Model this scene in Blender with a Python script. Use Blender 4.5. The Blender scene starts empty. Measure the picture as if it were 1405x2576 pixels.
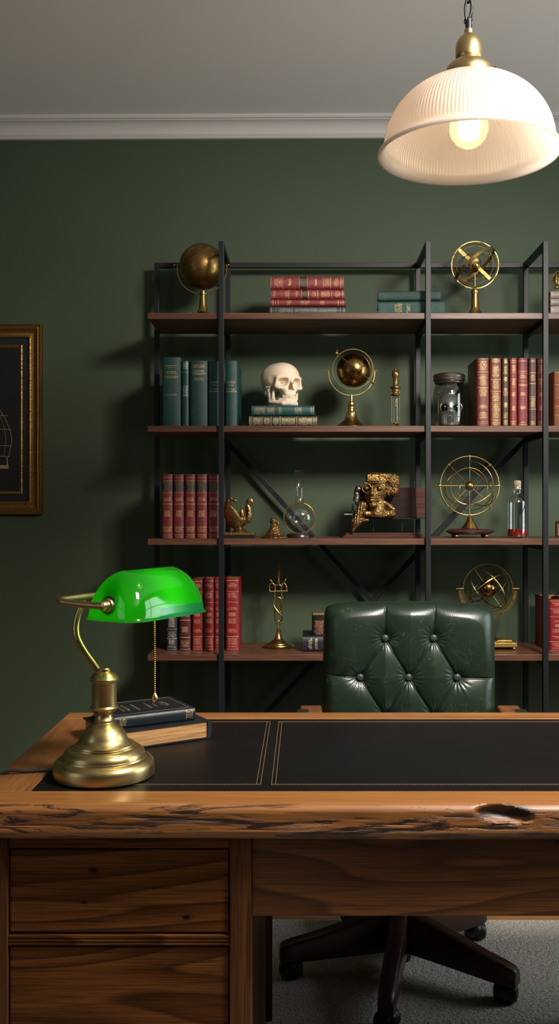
import bpy, math, random
import numpy as np
from mathutils import Vector, Matrix
R = math.radians
PI = math.pi
rnd = random.Random(7)
F = 2390.0; CX = 765.0; CY = 1268.0; HC = 1.28       # lens in pixels, vanishing point, eye height
COL = bpy.context.scene.collection

def P(px, py, Y):
    return Vector(((px-CX)*Y/F, Y, HC-(py-CY)*Y/F))
def zat(py, Y): return HC-(py-CY)*Y/F
def xat(px, Y): return (px-CX)*Y/F

# ------------------------------------------------------------------ materials
def newmat(name):
    m = bpy.data.materials.new(name); m.use_nodes = True
    nt = m.node_tree; nt.nodes.clear()
    return m, nt
def nd(nt, t, **kw):
    n = nt.nodes.new(t)
    for k, v in kw.items():
        if k.startswith('_'): setattr(n, k[1:], v)
        else: n.inputs[k.replace('__', ' ')].default_value = v
    return n
def mth(nt, op, a, b=None, c=None):
    n = nt.nodes.new('ShaderNodeMath'); n.operation = op
    for i, v in enumerate((a, b, c)):
        if v is None: continue
        if isinstance(v, (int, float)): n.inputs[i].default_value = v
        else: nt.links.new(v, n.inputs[i])
    return n.outputs[0]
def mixc(nt, fac, a, b, typ='MIX'):
    n = nt.nodes.new('ShaderNodeMix'); n.data_type = 'RGBA'; n.blend_type = typ
    for s, v in ((n.inputs[0], fac), (n.inputs[6], a), (n.inputs[7], b)):
        if isinstance(v, (int, float)): s.default_value = v
        elif isinstance(v, tuple): s.default_value = v if len(v) == 4 else (*v, 1)
        else: nt.links.new(v, s)
    return n.outputs[2]
def ramp(nt, fac, stops, interp='LINEAR'):
    n = nt.nodes.new('ShaderNodeValToRGB'); cr = n.color_ramp; cr.interpolation = interp
    while len(cr.elements) < len(stops): cr.elements.new(0.5)
    for i, (p, c) in enumerate(stops):
        cr.elements[i].position = p
        cr.elements[i].color = (*c, 1) if len(c) == 3 else c
    nt.links.new(fac, n.inputs[0]); return n.outputs[0]
def out(nt, sh):
    o = nt.nodes.new('ShaderNodeOutputMaterial'); nt.links.new(sh, o.inputs[0])
def bump(nt, h, strength=.3, dist=.002, normal=None):
    b = nt.nodes.new('ShaderNodeBump'); b.inputs['Strength'].default_value = strength
    b.inputs['Distance'].default_value = dist
    nt.links.new(h, b.inputs['Height'])
    if normal is not None: nt.links.new(normal, b.inputs['Normal'])
    return b.outputs[0]
def srgb(r, g, b):
    f = lambda c: (c/255/12.92) if c/255 <= .04045 else ((c/255+.055)/1.055)**2.4
    return (f(r), f(g), f(b))
def coords(nt, scale=(1, 1, 1), rot=(0, 0, 0), loc=(0, 0, 0), kind='Object'):
    t = nt.nodes.new('ShaderNodeTexCoord'); m = nt.nodes.new('ShaderNodeMapping')
    m.inputs['Scale'].default_value = scale; m.inputs['Rotation'].default_value = rot
    m.inputs['Location'].default_value = loc
    nt.links.new(t.outputs[kind], m.inputs[0]); return m.outputs[0]
def noise(nt, vec, scale=5, detail=4, rough=.5, dist=0):
    n = nt.nodes.new('ShaderNodeTexNoise')
    n.inputs['Scale'].default_value = scale; n.inputs['Detail'].default_value = detail
    n.inputs['Roughness'].default_value = rough; n.inputs['Distortion'].default_value = dist
    nt.links.new(vec, n.inputs['Vector']); return n.outputs[0]

def plain(name, col, rough=.5, metal=0, spec=.5, bump_s=0, bscale=200, coat=0, var=0):
    m, nt = newmat(name)
    b = nd(nt, 'ShaderNodeBsdfPrincipled', Roughness=rough, Metallic=metal)
    b.inputs['Base Color'].default_value = (*col, 1)
    b.inputs['Specular IOR Level'].default_value = spec
    b.inputs['Coat Weight'].default_value = coat
    b.inputs['Coat Roughness'].default_value = .15
    if bump_s or var:
        v = coords(nt)
        n = noise(nt, v, bscale, 3)
        if bump_s: nt.links.new(bump(nt, n, bump_s, .001), b.inputs['Normal'])
        if var:
            n2 = noise(nt, v, bscale*.15, 4)
            c = mixc(nt, n2, tuple(x*(1-var) for x in col), tuple(min(1, x*(1+var)) for x in col))
            nt.links.new(c, b.inputs['Base Color'])
    out(nt, b.outputs[0]); return m

def brass(name, col=(.62, .42, .16), dark=(.16, .09, .03), rough=.25, patina=.35, scale=60, bs=.05, vein=False):
    m, nt = newmat(name)
    v = coords(nt)
    n = noise(nt, v, scale, 5, .6, .5)
    fac = mth(nt, 'MULTIPLY', ramp(nt, n, [(.38, (1, 1, 1)), (.62, (0, 0, 0))]), patina)
    c = mixc(nt, fac, col, dark)
    b = nd(nt, 'ShaderNodeBsdfPrincipled', Metallic=1.0)
    nt.links.new(c, b.inputs['Base Color'])
    r = mth(nt, 'ADD', mth(nt, 'MULTIPLY', fac, .35), rough)
    nt.links.new(r, b.inputs['Roughness'])
    nt.links.new(bump(nt, n, bs, .002), b.inputs['Normal'])
    out(nt, b.outputs[0]); return m

def wood(name, c1, c2, c3, axis=0, scale=7, rings=14, rough=.45, fine=.5, stretch=.12, coat=.1, bs=.15, loc=(0, 0, 0), knots=None, spec=.4):
    """long grained board: contour lines of stretched noise give cathedral figures"""
    m, nt = newmat(name)
    s = [1, 1, 1]; s[axis] = stretch
    v = coords(nt, tuple(s), loc=loc)
    n = noise(nt, v, scale, 2, .4, .25)
    sn = mth(nt, 'FRACT', mth(nt, 'MULTIPLY', n, rings))
    tri = ramp(nt, sn, [(0, (0, 0, 0)), (.12, (.25, .25, .25)), (.6, (.75, .75, .75)), (.9, (1, 1, 1)), (1, (0, 0, 0))])
    s2 = [1, 1, 1]; s2[axis] = .02
    v2 = coords(nt, tuple(s2), loc=loc)
    fn = noise(nt, v2, 420, 3, .6)
    fn2 = noise(nt, v2, 90, 4, .6)
    big = noise(nt, v, 2.5, 2)
    c = mixc(nt, tri, c1, c2)
    c = mixc(nt, mth(nt, 'MULTIPLY', ramp(nt, fn2, [(.35, (0, 0, 0)), (.7, (1, 1, 1))]), .5), c, c3)
    pores = ramp(nt, fn, [(.38, (1, 1, 1)), (.5, (0, 0, 0))])
    c = mixc(nt, mth(nt, 'MULTIPLY', pores, fine), c, tuple(x*.28 for x in c1))
    c = mixc(nt, mth(nt, 'MULTIPLY', big, .35), c, tuple(x*.55 for x in c1))
    if knots:
        vv = coords(nt)
        for (kx, ky, kz, kr) in knots:
            d = nt.nodes.new('ShaderNodeVectorMath'); d.operation = 'SUBTRACT'
            nt.links.new(vv, d.inputs[0]); d.inputs[1].default_value = (kx, ky, kz)
            mu = nt.nodes.new('ShaderNodeVectorMath'); mu.operation = 'MULTIPLY'
            nt.links.new(d.outputs[0], mu.inputs[0]); mu.inputs[1].default_value = (.6, .0, 1)
            le = nt.nodes.new('ShaderNodeVectorMath'); le.operation = 'LENGTH'
            nt.links.new(mu.outputs[0], le.inputs[0])
            dd = mth(nt, 'ADD', le.outputs['Value'], mth(nt, 'MULTIPLY', mth(nt, 'SUBTRACT', fn2, .5), kr*.8))
            k = ramp(nt, mth(nt, 'DIVIDE', dd, kr), [(.0, (1, 1, 1)), (.35, (.9, .9, .9)), (.55, (.25, .25, .25)), (1, (0, 0, 0))])
            c = mixc(nt, k, c, tuple(x*.12 for x in c1))
    b = nd(nt, 'ShaderNodeBsdfPrincipled', Roughness=rough)
    b.inputs['Coat Weight'].default_value = coat; b.inputs['Coat Roughness'].default_value = .3
    b.inputs['Specular IOR Level'].default_value = spec
    nt.links.new(c, b.inputs['Base Color'])
    h = mth(nt, 'SUBTRACT', fn2, mth(nt, 'MULTIPLY', pores, .6))
    nt.links.new(bump(nt, h, bs, .001), b.inputs['Normal'])
    out(nt, b.outputs[0]); return m

def glass(name, col=(1, 1, 1), refl=.12, rough=0.02, tint=(.96, .98, .97)):
    """thin walled glass: see-through with fresnel gloss"""
    m, nt = newmat(name)
    t = nd(nt, 'ShaderNodeBsdfTransparent'); t.inputs[0].default_value = (*tint, 1)
    g = nd(nt, 'ShaderNodeBsdfGlossy', Roughness=rough); g.inputs[0].default_value = (*col, 1)
    lw = nd(nt, 'ShaderNodeLayerWeight', Blend=.35)
    f = mth(nt, 'ADD', mth(nt, 'MULTIPLY', mth(nt, 'POWER', lw.outputs['Facing'], 2.0), .55), refl)
    mx = nt.nodes.new('ShaderNodeMixShader'); nt.links.new(f, mx.inputs[0])
    nt.links.new(t.outputs[0], mx.inputs[1]); nt.links.new(g.outputs[0], mx.inputs[2])
    out(nt, mx.outputs[0]); return m

GOLD = (.52, .35, .16)
def bookmat(name, col, prof, gold=GOLD, rough=.42, label=(.012, .011, .01), rows=3.0, wear=.25, glyph=7.0, bs=.35):
    """leather cover; prof = list of (v0, v1, kind): b band, t text lines, l dark label with text, o ornament"""
    m, nt = newmat(name)
    u1 = nd(nt, 'ShaderNodeUVMap'); u1.uv_map = 'spine'
    u2 = nd(nt, 'ShaderNodeUVMap'); u2.uv_map = 'metric'
    s1 = nd(nt, 'ShaderNodeSeparateXYZ'); nt.links.new(u1.outputs[0], s1.inputs[0])
    s2 = nd(nt, 'ShaderNodeSeparateXYZ'); nt.links.new(u2.outputs[0], s2.inputs[0])
    K = {'b': (1, 0, 0), 't': (0, 1, 0), 'l': (0, 1, 1), 'o': (0, 0, .5), 'd': (0, 0, 1)}
    stops = [(0, (0, 0, 0))]
    for v0, v1, k in sorted(prof):
        
        if k == 'b': m_ = (v0+v1)/2; v0, v1 = m_-.0028, m_+.0028
        stops.append((v0, K[k])); stops.append((v1, (0, 0, 0)))
    cl = []
    for i, s in enumerate(stops):
        if i+1 < len(stops) and abs(stops[i+1][0]-s[0]) < 1e-4: continue
        cl.append(s)
    rc = ramp(nt, s1.outputs[1], cl[:32], 'CONSTANT')
    sc = nd(nt, 'ShaderNodeSeparateColor'); nt.links.new(rc, sc.inputs[0])
    Rr, Gg, Bb = sc.outputs[0], sc.outputs[1], sc.outputs[2]
    vr = mth(nt, 'MULTIPLY', s2.outputs[1], rows)
    row = mth(nt, 'FLOOR', vr); fr = mth(nt, 'FRACT', vr)
    cb = nd(nt, 'ShaderNodeCombineXYZ')
    nt.links.new(mth(nt, 'MULTIPLY', s2.outputs[0], glyph), cb.inputs[0])
    nt.links.new(mth(nt, 'MULTIPLY', row, 5.37), cb.inputs[1])
    nt.links.new(mth(nt, 'MULTIPLY', fr, 1.6), cb.inputs[2])
    gn = noise(nt, cb.outputs[0], 1.0, 1.5, .6, .4)
    gl = mth(nt, 'GREATER_THAN', gn, .5)
    rm = mth(nt, 'GREATER_THAN', fr, .38)
    # line length varies from row to row
    wn = nd(nt, 'ShaderNodeTexWhiteNoise', _noise_dimensions='1D'); nt.links.new(row, wn.inputs['W'])
    half = mth(nt, 'ADD', mth(nt, 'MULTIPLY', wn.outputs[0], .16), .24)
    ua = mth(nt, 'ABSOLUTE', mth(nt, 'SUBTRACT', s1.outputs[0], .5))
    um = mth(nt, 'LESS_THAN', ua, half)
    text = mth(nt, 'MULTIPLY', mth(nt, 'MULTIPLY', gl, rm), mth(nt, 'MULTIPLY', um, Gg))
    vo = nd(nt, 'ShaderNodeTexVoronoi', Scale=3.2, _feature='DISTANCE_TO_EDGE'); nt.links.new(u2.outputs[0], vo.inputs['Vector'])
    om = mth(nt, 'MULTIPLY', mth(nt, 'LESS_THAN', vo.outputs[0], .09), mth(nt, 'LESS_THAN', ua, .26))
    isO = mth(nt, 'COMPARE', Bb, .5, .2)
    text = mth(nt, 'MAXIMUM', text, mth(nt, 'MULTIPLY', om, isO))
    isL = mth(nt, 'GREATER_THAN', Bb, .8)
    text = mth(nt, 'MULTIPLY', text, mth(nt, 'SUBTRACT', 1.0, mth(nt, 'MULTIPLY', isL, .55)))
    gm = mth(nt, 'MINIMUM', mth(nt, 'ADD', text, Rr), 1.0)
    v = coords(nt)
    wn2 = noise(nt, v, 260, 3, .6)
    gm = mth(nt, 'MULTIPLY', gm, ramp(nt, wn2, [(.30, (1-wear*1.6, 1-wear*1.6, 1-wear*1.6)), (.5, (1, 1, 1))]))
    n = noise(nt, v, 30, 4, .6)
    c = mixc(nt, ramp(nt, n, [(.3, (0, 0, 0)), (.75, (1, 1, 1))]), tuple(x*.72 for x in col), tuple(min(1, x*1.25) for x in col))
    c = mixc(nt, mth(nt, 'MULTIPLY', isL, .96), c, label)
    c = mixc(nt, gm, c, gold)
    b = nd(nt, 'ShaderNodeBsdfPrincipled', Roughness=rough)
    nt.links.new(c, b.inputs['Base Color'])
    nt.links.new(mth(nt, 'MULTIPLY', gm, .55), b.inputs['Metallic'])
    vl = nd(nt, 'ShaderNodeTexVoronoi', Scale=900.0); nt.links.new(v, vl.inputs['Vector'])
    h = mth(nt, 'ADD', mth(nt, 'MULTIPLY', vl.outputs[0], .5), mth(nt, 'MULTIPLY', Rr, 1.0))
    nt.links.new(bump(nt, h, bs, .0012), b.inputs['Normal'])
    out(nt, b.outputs[0]); return m

# ------------------------------------------------------------------ mesh builder
class MB:
    def __init__(s): s.v = []; s.f = []; s.uv = None; s.uv2 = None
    def add(s, vs, fs, M=None):
        o = len(s.v)
        for p in vs:
            p = Vector(p)
            s.v.append(M @ p if M is not None else p)
        for f in fs: s.f.append([i+o for i in f])
        return s
    def box(s, x0, x1, y0, y1, z0, z1, M=None):
        vs = [(x0, y0, z0), (x1, y0, z0), (x1, y1, z0), (x0, y1, z0), (x0, y0, z1), (x1, y0, z1), (x1, y1, z1), (x0, y1, z1)]
        return s.add(vs, [(0, 3, 2, 1), (4, 5, 6, 7), (0, 1, 5, 4), (1, 2, 6, 5), (2, 3, 7, 6), (3, 0, 4, 7)], M)
    def lathe(s, prof, n=40, M=None, ribs=0, ramp_=0, loop=False):
        vs = []; fs = []
        for (r, z) in prof:
            for i in range(n):
                a = 2*PI*i/n
                rr = r*(1+ramp_*math.cos(a*ribs)) if ribs else r
                vs.append((rr*math.cos(a), rr*math.sin(a), z))
        m = len(prof)
        for j in range(m-1 if not loop else m):
            k = (j+1) % m
            for i in range(n):
                fs.append((j*n+i, j*n+(i+1) % n, k*n+(i+1) % n, k*n+i))
        if not loop:
            if prof[0][0] > 1e-6: fs.append(tuple(reversed(range(n))))
            if prof[-1][0] > 1e-6: fs.append(tuple((m-1)*n+i for i in range(n)))
        return s.add(vs, fs, M)
    def tube(s, pts, r, n=10, closed=False, M=None, caps=True):
        pts = [Vector(p) for p in pts]; m = len(pts)
        rs = r if isinstance(r, (list, tuple)) else [r]*m
        vs = []; fs = []; prev = None
        for i, p in enumerate(pts):
            if closed: t = pts[(i+1) % m]-pts[i-1]
            else: t = pts[min(i+1, m-1)]-pts[max(i-1, 0)]
            t = t.normalized() if t.length > 1e-9 else Vector((0, 0, 1))
            if prev is None:
                a = Vector((0, 0, 1)) if abs(t.z) < .9 else Vector((1, 0, 0))
                u = t.cross(a).normalized()
            else:
                u = (prev-t*prev.dot(t)).normalized()
            w = t.cross(u); prev = u
            for k in range(n):
                a = 2*PI*k/n
                vs.append(p+(u*math.cos(a)+w*math.sin(a))*rs[i])
        for i in range(m if closed else m-1):
            j = (i+1) % m
            for k in range(n):
                fs.append((i*n+k, i*n+(k+1) % n, j*n+(k+1) % n, j*n+k))
        if not closed and caps:
            fs.append(tuple(reversed(range(n)))); fs.append(tuple((m-1)*n+k for k in range(n)))
        return s.add(vs, fs, M)
    def ring(s, c, Rr, axis=(0, 1, 0), r=.002, band=None, n=64, a0=0, a1=360, ref=(0, 0, 1), sec=8):
        """a circular hoop round 'axis'; band=(radial, axial) makes a flat strip. angle 0 is ref"""
        c = Vector(c); ax = Vector(axis).normalized(); u = Vector(ref); u = (u-ax*u.dot(ax)).normalized(); w = ax.cross(u)
        full = abs(a1-a0) >= 359.9
        m = n if full else n+1
        pts = [c+(u*math.cos(R(a0+(a1-a0)*i/n))+w*math.sin(R(a0+(a1-a0)*i/n)))*Rr for i in range(m)]
        if band is None: return s.tube(pts, r, sec, full)
        vs = []; fs = []
        for p in pts:
            e = (p-c).normalized()
            for (dr, da) in ((-1, -1), (1, -1), (1, 1), (-1, 1)):
                vs.append(p+e*dr*band[0]/2+ax*da*band[1]/2)
        for i in range(m if full else m-1):
            j = (i+1) % m
            for k in range(4): fs.append((i*4+k, i*4+(k+1) % 4, j*4+(k+1) % 4, j*4+k))
        if not full: fs.append((3, 2, 1, 0)); fs.append(tuple((m-1)*4+k for k in range(4)))
        return s.add(vs, fs)
    def sphere(s, c, r, n=32, m=20, sc=(1, 1, 1), M=None):
        vs = []; fs = []
        c = Vector(c)
        for j in range(1, m):
            t = PI*j/m
            for i in range(n):
                a = 2*PI*i/n
                vs.append(c+Vector((r*sc[0]*math.sin(t)*math.cos(a), r*sc[1]*math.sin(t)*math.sin(a), r*sc[2]*math.cos(t))))
        for j in range(m-2):
            for i in range(n):
                fs.append((j*n+i, (j+1)*n+i, (j+1)*n+(i+1) % n, j*n+(i+1) % n))
        t0 = len(vs); vs.append(c+Vector((0, 0, r*sc[2]))); vs.append(c-Vector((0, 0, r*sc[2])))
        for i in range(n):
            fs.append((t0, i, (i+1) % n)); fs.append((t0+1, (m-2)*n+(i+1) % n, (m-2)*n+i))
        return s.add(vs, fs, M)
    def frame(s, x0, x1, z0, z1, prof, yb):
        """mitred frame in the XZ plane; prof = (inset, height towards -Y)"""
        vs = []; fs = []; m = len(prof)
        for (d, h) in prof:
            for (x, z) in ((x0+d, z0+d), (x1-d, z0+d), (x1-d, z1-d), (x0+d, z1-d)):
                vs.append((x, yb-h, z))
        for j in range(m-1):
            for i in range(4):
                fs.append((j*4+i, (j+1)*4+i, (j+1)*4+(i+1) % 4, j*4+(i+1) % 4))
        return s.add(vs, [tuple(reversed(f)) for f in fs])
    def prism(s, poly, y0, y1, M=None):
        """extrude an XZ outline from y0 to y1"""
        n = len(poly)
        vs = [(x, y0, z) for x, z in poly]+[(x, y1, z) for x, z in poly]
        fs = [tuple(range(n)), tuple(reversed(range(n, 2*n)))]
        for i in range(n): fs.append((i, i+n, (i+1) % n+n, (i+1) % n))
        return s.add(vs, fs, M)
    def build(s, name, mat, parent=None, smooth=35, bevel=0, loc=(0, 0, 0), recalc=True, seg=2):
        me = bpy.data.meshes.new(name)
        me.from_pydata([tuple(p) for p in s.v], [], s.f)
        if recalc:
            import bmesh
            bm = bmesh.new(); bm.from_mesh(me); bmesh.ops.recalc_face_normals(bm, faces=bm.faces); bm.to_mesh(me); bm.free()
        me.materials.append(mat)
        if smooth:
            me.shade_smooth()
            if smooth < 180: me.set_sharp_from_angle(angle=R(smooth))
        o = bpy.data.objects.new(name, me); COL.objects.link(o)
        o.location = loc
        if parent is not None: o.parent = parent
        if bevel:
            b = o.modifiers.new('bevel', 'BEVEL'); b.width = bevel; b.segments = seg; b.limit_method = 'ANGLE'; b.angle_limit = R(40)
        return o

def tag(o, label=None, cat=None, group=None, kind=None):
    if label: o['label'] = label
    if cat: o['category'] = cat
    if group: o['group'] = group
    if kind: o['kind'] = kind
    return o
def thing(name, loc, label, cat, rz=0, group=None):
    o = bpy.data.objects.new(name, None); COL.objects.link(o); o.empty_display_size = .05
    o.location = loc; o.rotation_euler = (0, 0, rz)
    return tag(o, label, cat, group)

def spline(pts, n=8):
    """Catmull-Rom through pts"""
    pts = [Vector(p) for p in pts]; o = []
    q = [pts[0]*2-pts[1]]+pts+[pts[-1]*2-pts[-2]]
    for i in range(1, len(q)-2):
        for k in range(n):
            t = k/n; a, b, c, d = q[i-1], q[i], q[i+1], q[i+2]
            o.append(.5*((2*b)+(c-a)*t+(2*a-5*b+4*c-d)*t*t+(3*b-a-3*c+d)*t**3))
    o.append(pts[-1]); return o

# ---- signed distance modelling
def snets(f, lo, hi, h):
    lo = np.array(lo, float); hi = np.array(hi, float)
    n = np.ceil((hi-lo)/h).astype(int)+1
    ax = [lo[i]+h*np.arange(n[i]) for i in range(3)]
    X, Y, Z = np.meshgrid(*ax, indexing='ij')
    D = f(X, Y, Z)
    I = D < 0
    c = [D[:-1, :-1, :-1], D[1:, :-1, :-1], D[:-1, 1:, :-1], D[1:, 1:, :-1], D[:-1, :-1, 1:], D[1:, :-1, 1:], D[:-1, 1:, 1:], D[1:, 1:, 1:]]
    off = [(0, 0, 0), (1, 0, 0), (0, 1, 0), (1, 1, 0), (0, 0, 1), (1, 0, 1), (0, 1, 1), (1, 1, 1)]
    cnt = np.zeros(c[0].shape); acc = np.zeros(c[0].shape+(3,))
    for a in range(8):
        for b in range(a+1, 8):
            if sum(abs(off[a][k]-off[b][k]) for k in range(3)) != 1: continue
            A, B = c[a], c[b]; m = (A < 0) != (B < 0)
            t = np.where(m, A/np.where(m, A-B, 1), 0)
            for k in range(3): acc[..., k] += np.where(m, off[a][k]+t*(off[b][k]-off[a][k]), 0)
            cnt += m
    act = cnt > 0
    idx = -np.ones(act.shape, int); idx[act] = np.arange(act.sum())
    cell = np.argwhere(act)
    V = lo+h*(cell+acc[act]/cnt[act][:, None])
    Fs = []
    for k in range(3):
        a = np.take(I, range(0, n[k]-1), k); b = np.take(I, range(1, n[k]), k)
        e = np.argwhere(a != b)
        o1, o2 = [(1, 2), (2, 0), (0, 1)][k]
        e = e[(e[:, o1] > 0) & (e[:, o2] > 0) & (e[:, o1] < n[o1]-1) & (e[:, o2] < n[o2]-1)]
        def g(d1, d2):
            q = e.copy(); q[:, o1] -= d1; q[:, o2] -= d2
            return idx[q[:, 0], q[:, 1], q[:, 2]]
        Fs.append(np.stack([g(0, 0), g(1, 0), g(1, 1), g(0, 1)], 1))
    Fc = np.concatenate(Fs); Fc = Fc[(Fc >= 0).all(1)]
    return V, Fc
def ell(X, Y, Z, c, r):
    k = np.sqrt(((X-c[0])/r[0])**2+((Y-c[1])/r[1])**2+((Z-c[2])/r[2])**2)
    return (k-1)*min(r)
def cap(X, Y, Z, a, b, ra, rb=None):
    rb = ra if rb is None else rb
    a = np.array(a, float); b = np.array(b, float); d = b-a
    t = np.clip(((X-a[0])*d[0]+(Y-a[1])*d[1]+(Z-a[2])*d[2])/max(1e-9, (d@d)), 0, 1)
    return np.sqrt((X-a[0]-t*d[0])**2+(Y-a[1]-t*d[1])**2+(Z-a[2]-t*d[2])**2)-(ra+(rb-ra)*t)
def rbox(X, Y, Z, c, h, r):
    qx = abs(X-c[0])-h[0]+r; qy = abs(Y-c[1])-h[1]+r; qz = abs(Z-c[2])-h[2]+r
    return np.sqrt(np.maximum(qx, 0)**2+np.maximum(qy, 0)**2+np.maximum(qz, 0)**2)+np.minimum(np.maximum(qx, np.maximum(qy, qz)), 0)-r
def smin(a, b, k):
    h = np.clip(.5+.5*(b-a)/k, 0, 1); return b+(a-b)*h-k*h*(1-h)
def smax(a, b, k): return -smin(-a, -b, k)
def sdf_obj(name, f, lo, hi, h, mat, parent, M=None, smooth_it=2):
    V, Fc = snets(f, lo, hi, h)
    mb = MB(); mb.add([tuple(v) for v in V], Fc.tolist(), M)
    o = mb.build(name, mat, parent, smooth=180)
    if smooth_it:
        s = o.modifiers.new('smooth', 'SMOOTH'); s.factor = .5; s.iterations = smooth_it
    return o
LIGHTS = dict(right=44, left=8, key=35, bulb=60, lamp=.32, up=26, exposure=0.12)
# ------------------------------------------------------------------ shared materials
M = {}
M['brass'] = brass('antique_brass', (.50, .34, .12), (.13, .075, .02), .26, .3)
M['brass_lamp'] = brass('brushed_brass', (.56, .42, .20), (.36, .26, .11), .30, .25, 25, .015)
M['brass_old'] = brass('aged_brass', (.40, .25, .08), (.07, .035, .01), .24, .75, 22, .06)
M['bronze'] = brass('gilded_bronze', (.44, .27, .10), (.05, .022, .008), .30, .95, 170, .9)
M['bronze2'] = brass('cast_bronze', (.40, .26, .10), (.05, .028, .01), .32, .8, 90, .5)
M['black_metal'] = plain('black_powder_steel', (.007, .008, .011), .45, .0, .35, .05, 900)
M['black'] = plain('black_plastic', (.008, .008, .009), .4)
M['black_wood'] = plain('black_lacquer', (.012, .01, .01), .3)
M['pages'] = wood('book_pages', (.42, .23, .10), (.55, .32, .15), (.34, .18, .08), 0, 20, 40, .85, .5, .02, 0, .6, spec=.1)
M['shelf'] = wood('walnut_shelf', (.105, .040, .021), (.165, .069, .037), (.07, .026, .015), 0, 9, 10, .42, .55, .08, .1)
M['desk'] = wood('oiled_oak_top', (.27, .105, .030), (.40, .175, .055), (.19, .07, .02), 0, 5, 9, .34, .45, .06, .3)
M['desk_y'] = wood('oiled_oak_end', (.25, .095, .028), (.37, .155, .05), (.17, .06, .018), 1, 5, 9, .36, .45, .06, .3)
OAK = ((.070, .022, .005), (.240, .088, .022), (.040, .013, .004))
M['oak'] = wood('dark_oak_board', *OAK, 0, 5.5, 16, .5, .6, .13, .05, loc=(.3, .1, .2), spec=.1)
M['oak_z'] = wood('dark_oak_stile', (.075, .025, .007), (.19, .074, .022), (.05, .016, .005), 2, 26, 7, .5, .6, .03, .05, spec=.2)
M['chairwood'] = wood('mahogany_base', (.040, .013, .008), (.065, .022, .012), (.025, .009, .006), 0, 9, 8, .3, .2, .1, .3)
M['floor'] = None

# ------------------------------------------------------------------ room
ZC = 2.711; WY = 3.55; YAW = -R(.68)
def wall_mat():
    m, nt = newmat('dark_green_paint')
    v = coords(nt)
    n = noise(nt, v, 3, 3); n2 = noise(nt, v, 420, 2)
    c = mixc(nt, n, srgb(64, 77, 58), srgb(69, 82, 62))
    b = nd(nt, 'ShaderNodeBsdfPrincipled', Roughness=.62)
    b.inputs['Specular IOR Level'].default_value = .3
    nt.links.new(c, b.inputs['Base Color']); nt.links.new(bump(nt, n2, .06, .0008), b.inputs['Normal'])
    out(nt, b.outputs[0]); return m
M['wall'] = wall_mat()
M['ceil'] = plain('ceiling_paint', (.90, .85, .80), .9, 0, .2, .05, 300)
M['trim'] = plain('white_gloss_trim', (.62, .59, .56), .5)
def floor_mat():
    m, nt = newmat('oak_floorboards')
    v = coords(nt, (1, 1, 1), (0, 0, 0))
    br = nd(nt, 'ShaderNodeTexBrick', Scale=1.0); br.offset = .37
    br.inputs['Brick Width'].default_value = 1.3; br.inputs['Row Height'].default_value = .12
    br.inputs['Mortar Size'].default_value = .0015; br.inputs['Color1'].default_value = (.30, .14, .05, 1)
    br.inputs['Color2'].default_value = (.40, .20, .075, 1); br.inputs['Mortar'].default_value = (.03, .015, .008, 1)
    nt.links.new(v, br.inputs[0])
    g = noise(nt, coords(nt, (.05, 1, 1)), 80, 4)
    c = mixc(nt, mth(nt, 'MULTIPLY', g, .6), br.outputs[0], (.16, .07, .025))
    b = nd(nt, 'ShaderNodeBsdfPrincipled', Roughness=.4); nt.links.new(c, b.inputs['Base Color'])
    out(nt, b.outputs[0]); return m
M['floor'] = floor_mat()
XL, XR, YN = -2.4, 2.6, -1.3
st = lambda o: tag(o, kind='structure')
b = MB().box(-3, 3.2, 0, .1, -.0, ZC); o = st(b.build('wall_back', M['wall'], smooth=0)); o.location = (0, WY, 0); o.rotation_euler.z = YAW
st(MB().box(XL-.1, XR+.1, YN-.1, WY+.1, -.08, 0).build('floor', M['floor'], smooth=0))
st(MB().box(XL-.1, XR+.1, YN-.1, WY+.1, ZC, ZC+.08).build('ceiling', M['ceil'], smooth=0))
st(MB().box(XL-.1, XR+.1, YN-.1, YN, 0, ZC).build('wall_near', M['wall'], smooth=0))
# side walls with a window opening each, added to let fill light in
def side_wall(name, x0, x1, wy0, wy1, wz0, wz1):
    b = MB(); b.box(x0, x1, YN, wy0, 0, ZC); b.box(x0, x1, wy1, WY+.05, 0, ZC); b.box(x0, x1, wy0, wy1, 0, wz0); b.box(x0, x1, wy0, wy1, wz1, ZC)
    return st(b.build(name, M['wall'], smooth=0))
side_wall('wall_right', XR, XR+.1, 1.7, 3.0, .7, 2.35)
side_wall('wall_left', XL-.1, XL, -.4, .9, .7, 2.35)
WG = glass('window_glass', refl=.04)
for i, (xc, wy0, wy1) in enumerate(((XR+.05, 1.7, 3.0), (XL-.05, -.4, .9))):  # windows added out of view to carry the fill lights
    t = bpy.data.objects.new('window_%d' % (i+1), None); COL.objects.link(t); tag(t, kind='structure'); t.location = (xc, (wy0+wy1)/2, .7)
    h = (wy1-wy0)/2
    f = MB()
    for a, c_ in ((-h, -h+.05), (h-.05, h), (-.025, .025)): f.box(-.03, .03, a, c_, 0, 1.65)
    f.box(-.03, .03, -h, h, 0, .05); f.box(-.03, .03, -h, h, 1.6, 1.65); f.box(-.03, .03, -h, h, .8, .85)
    f.build('window_frame', M['trim'], t, smooth=0)
    MB().box(-.003, .003, -h+.04, h-.04, .04, 1.61).build('window_pane', WG, t, smooth=0)
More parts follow.
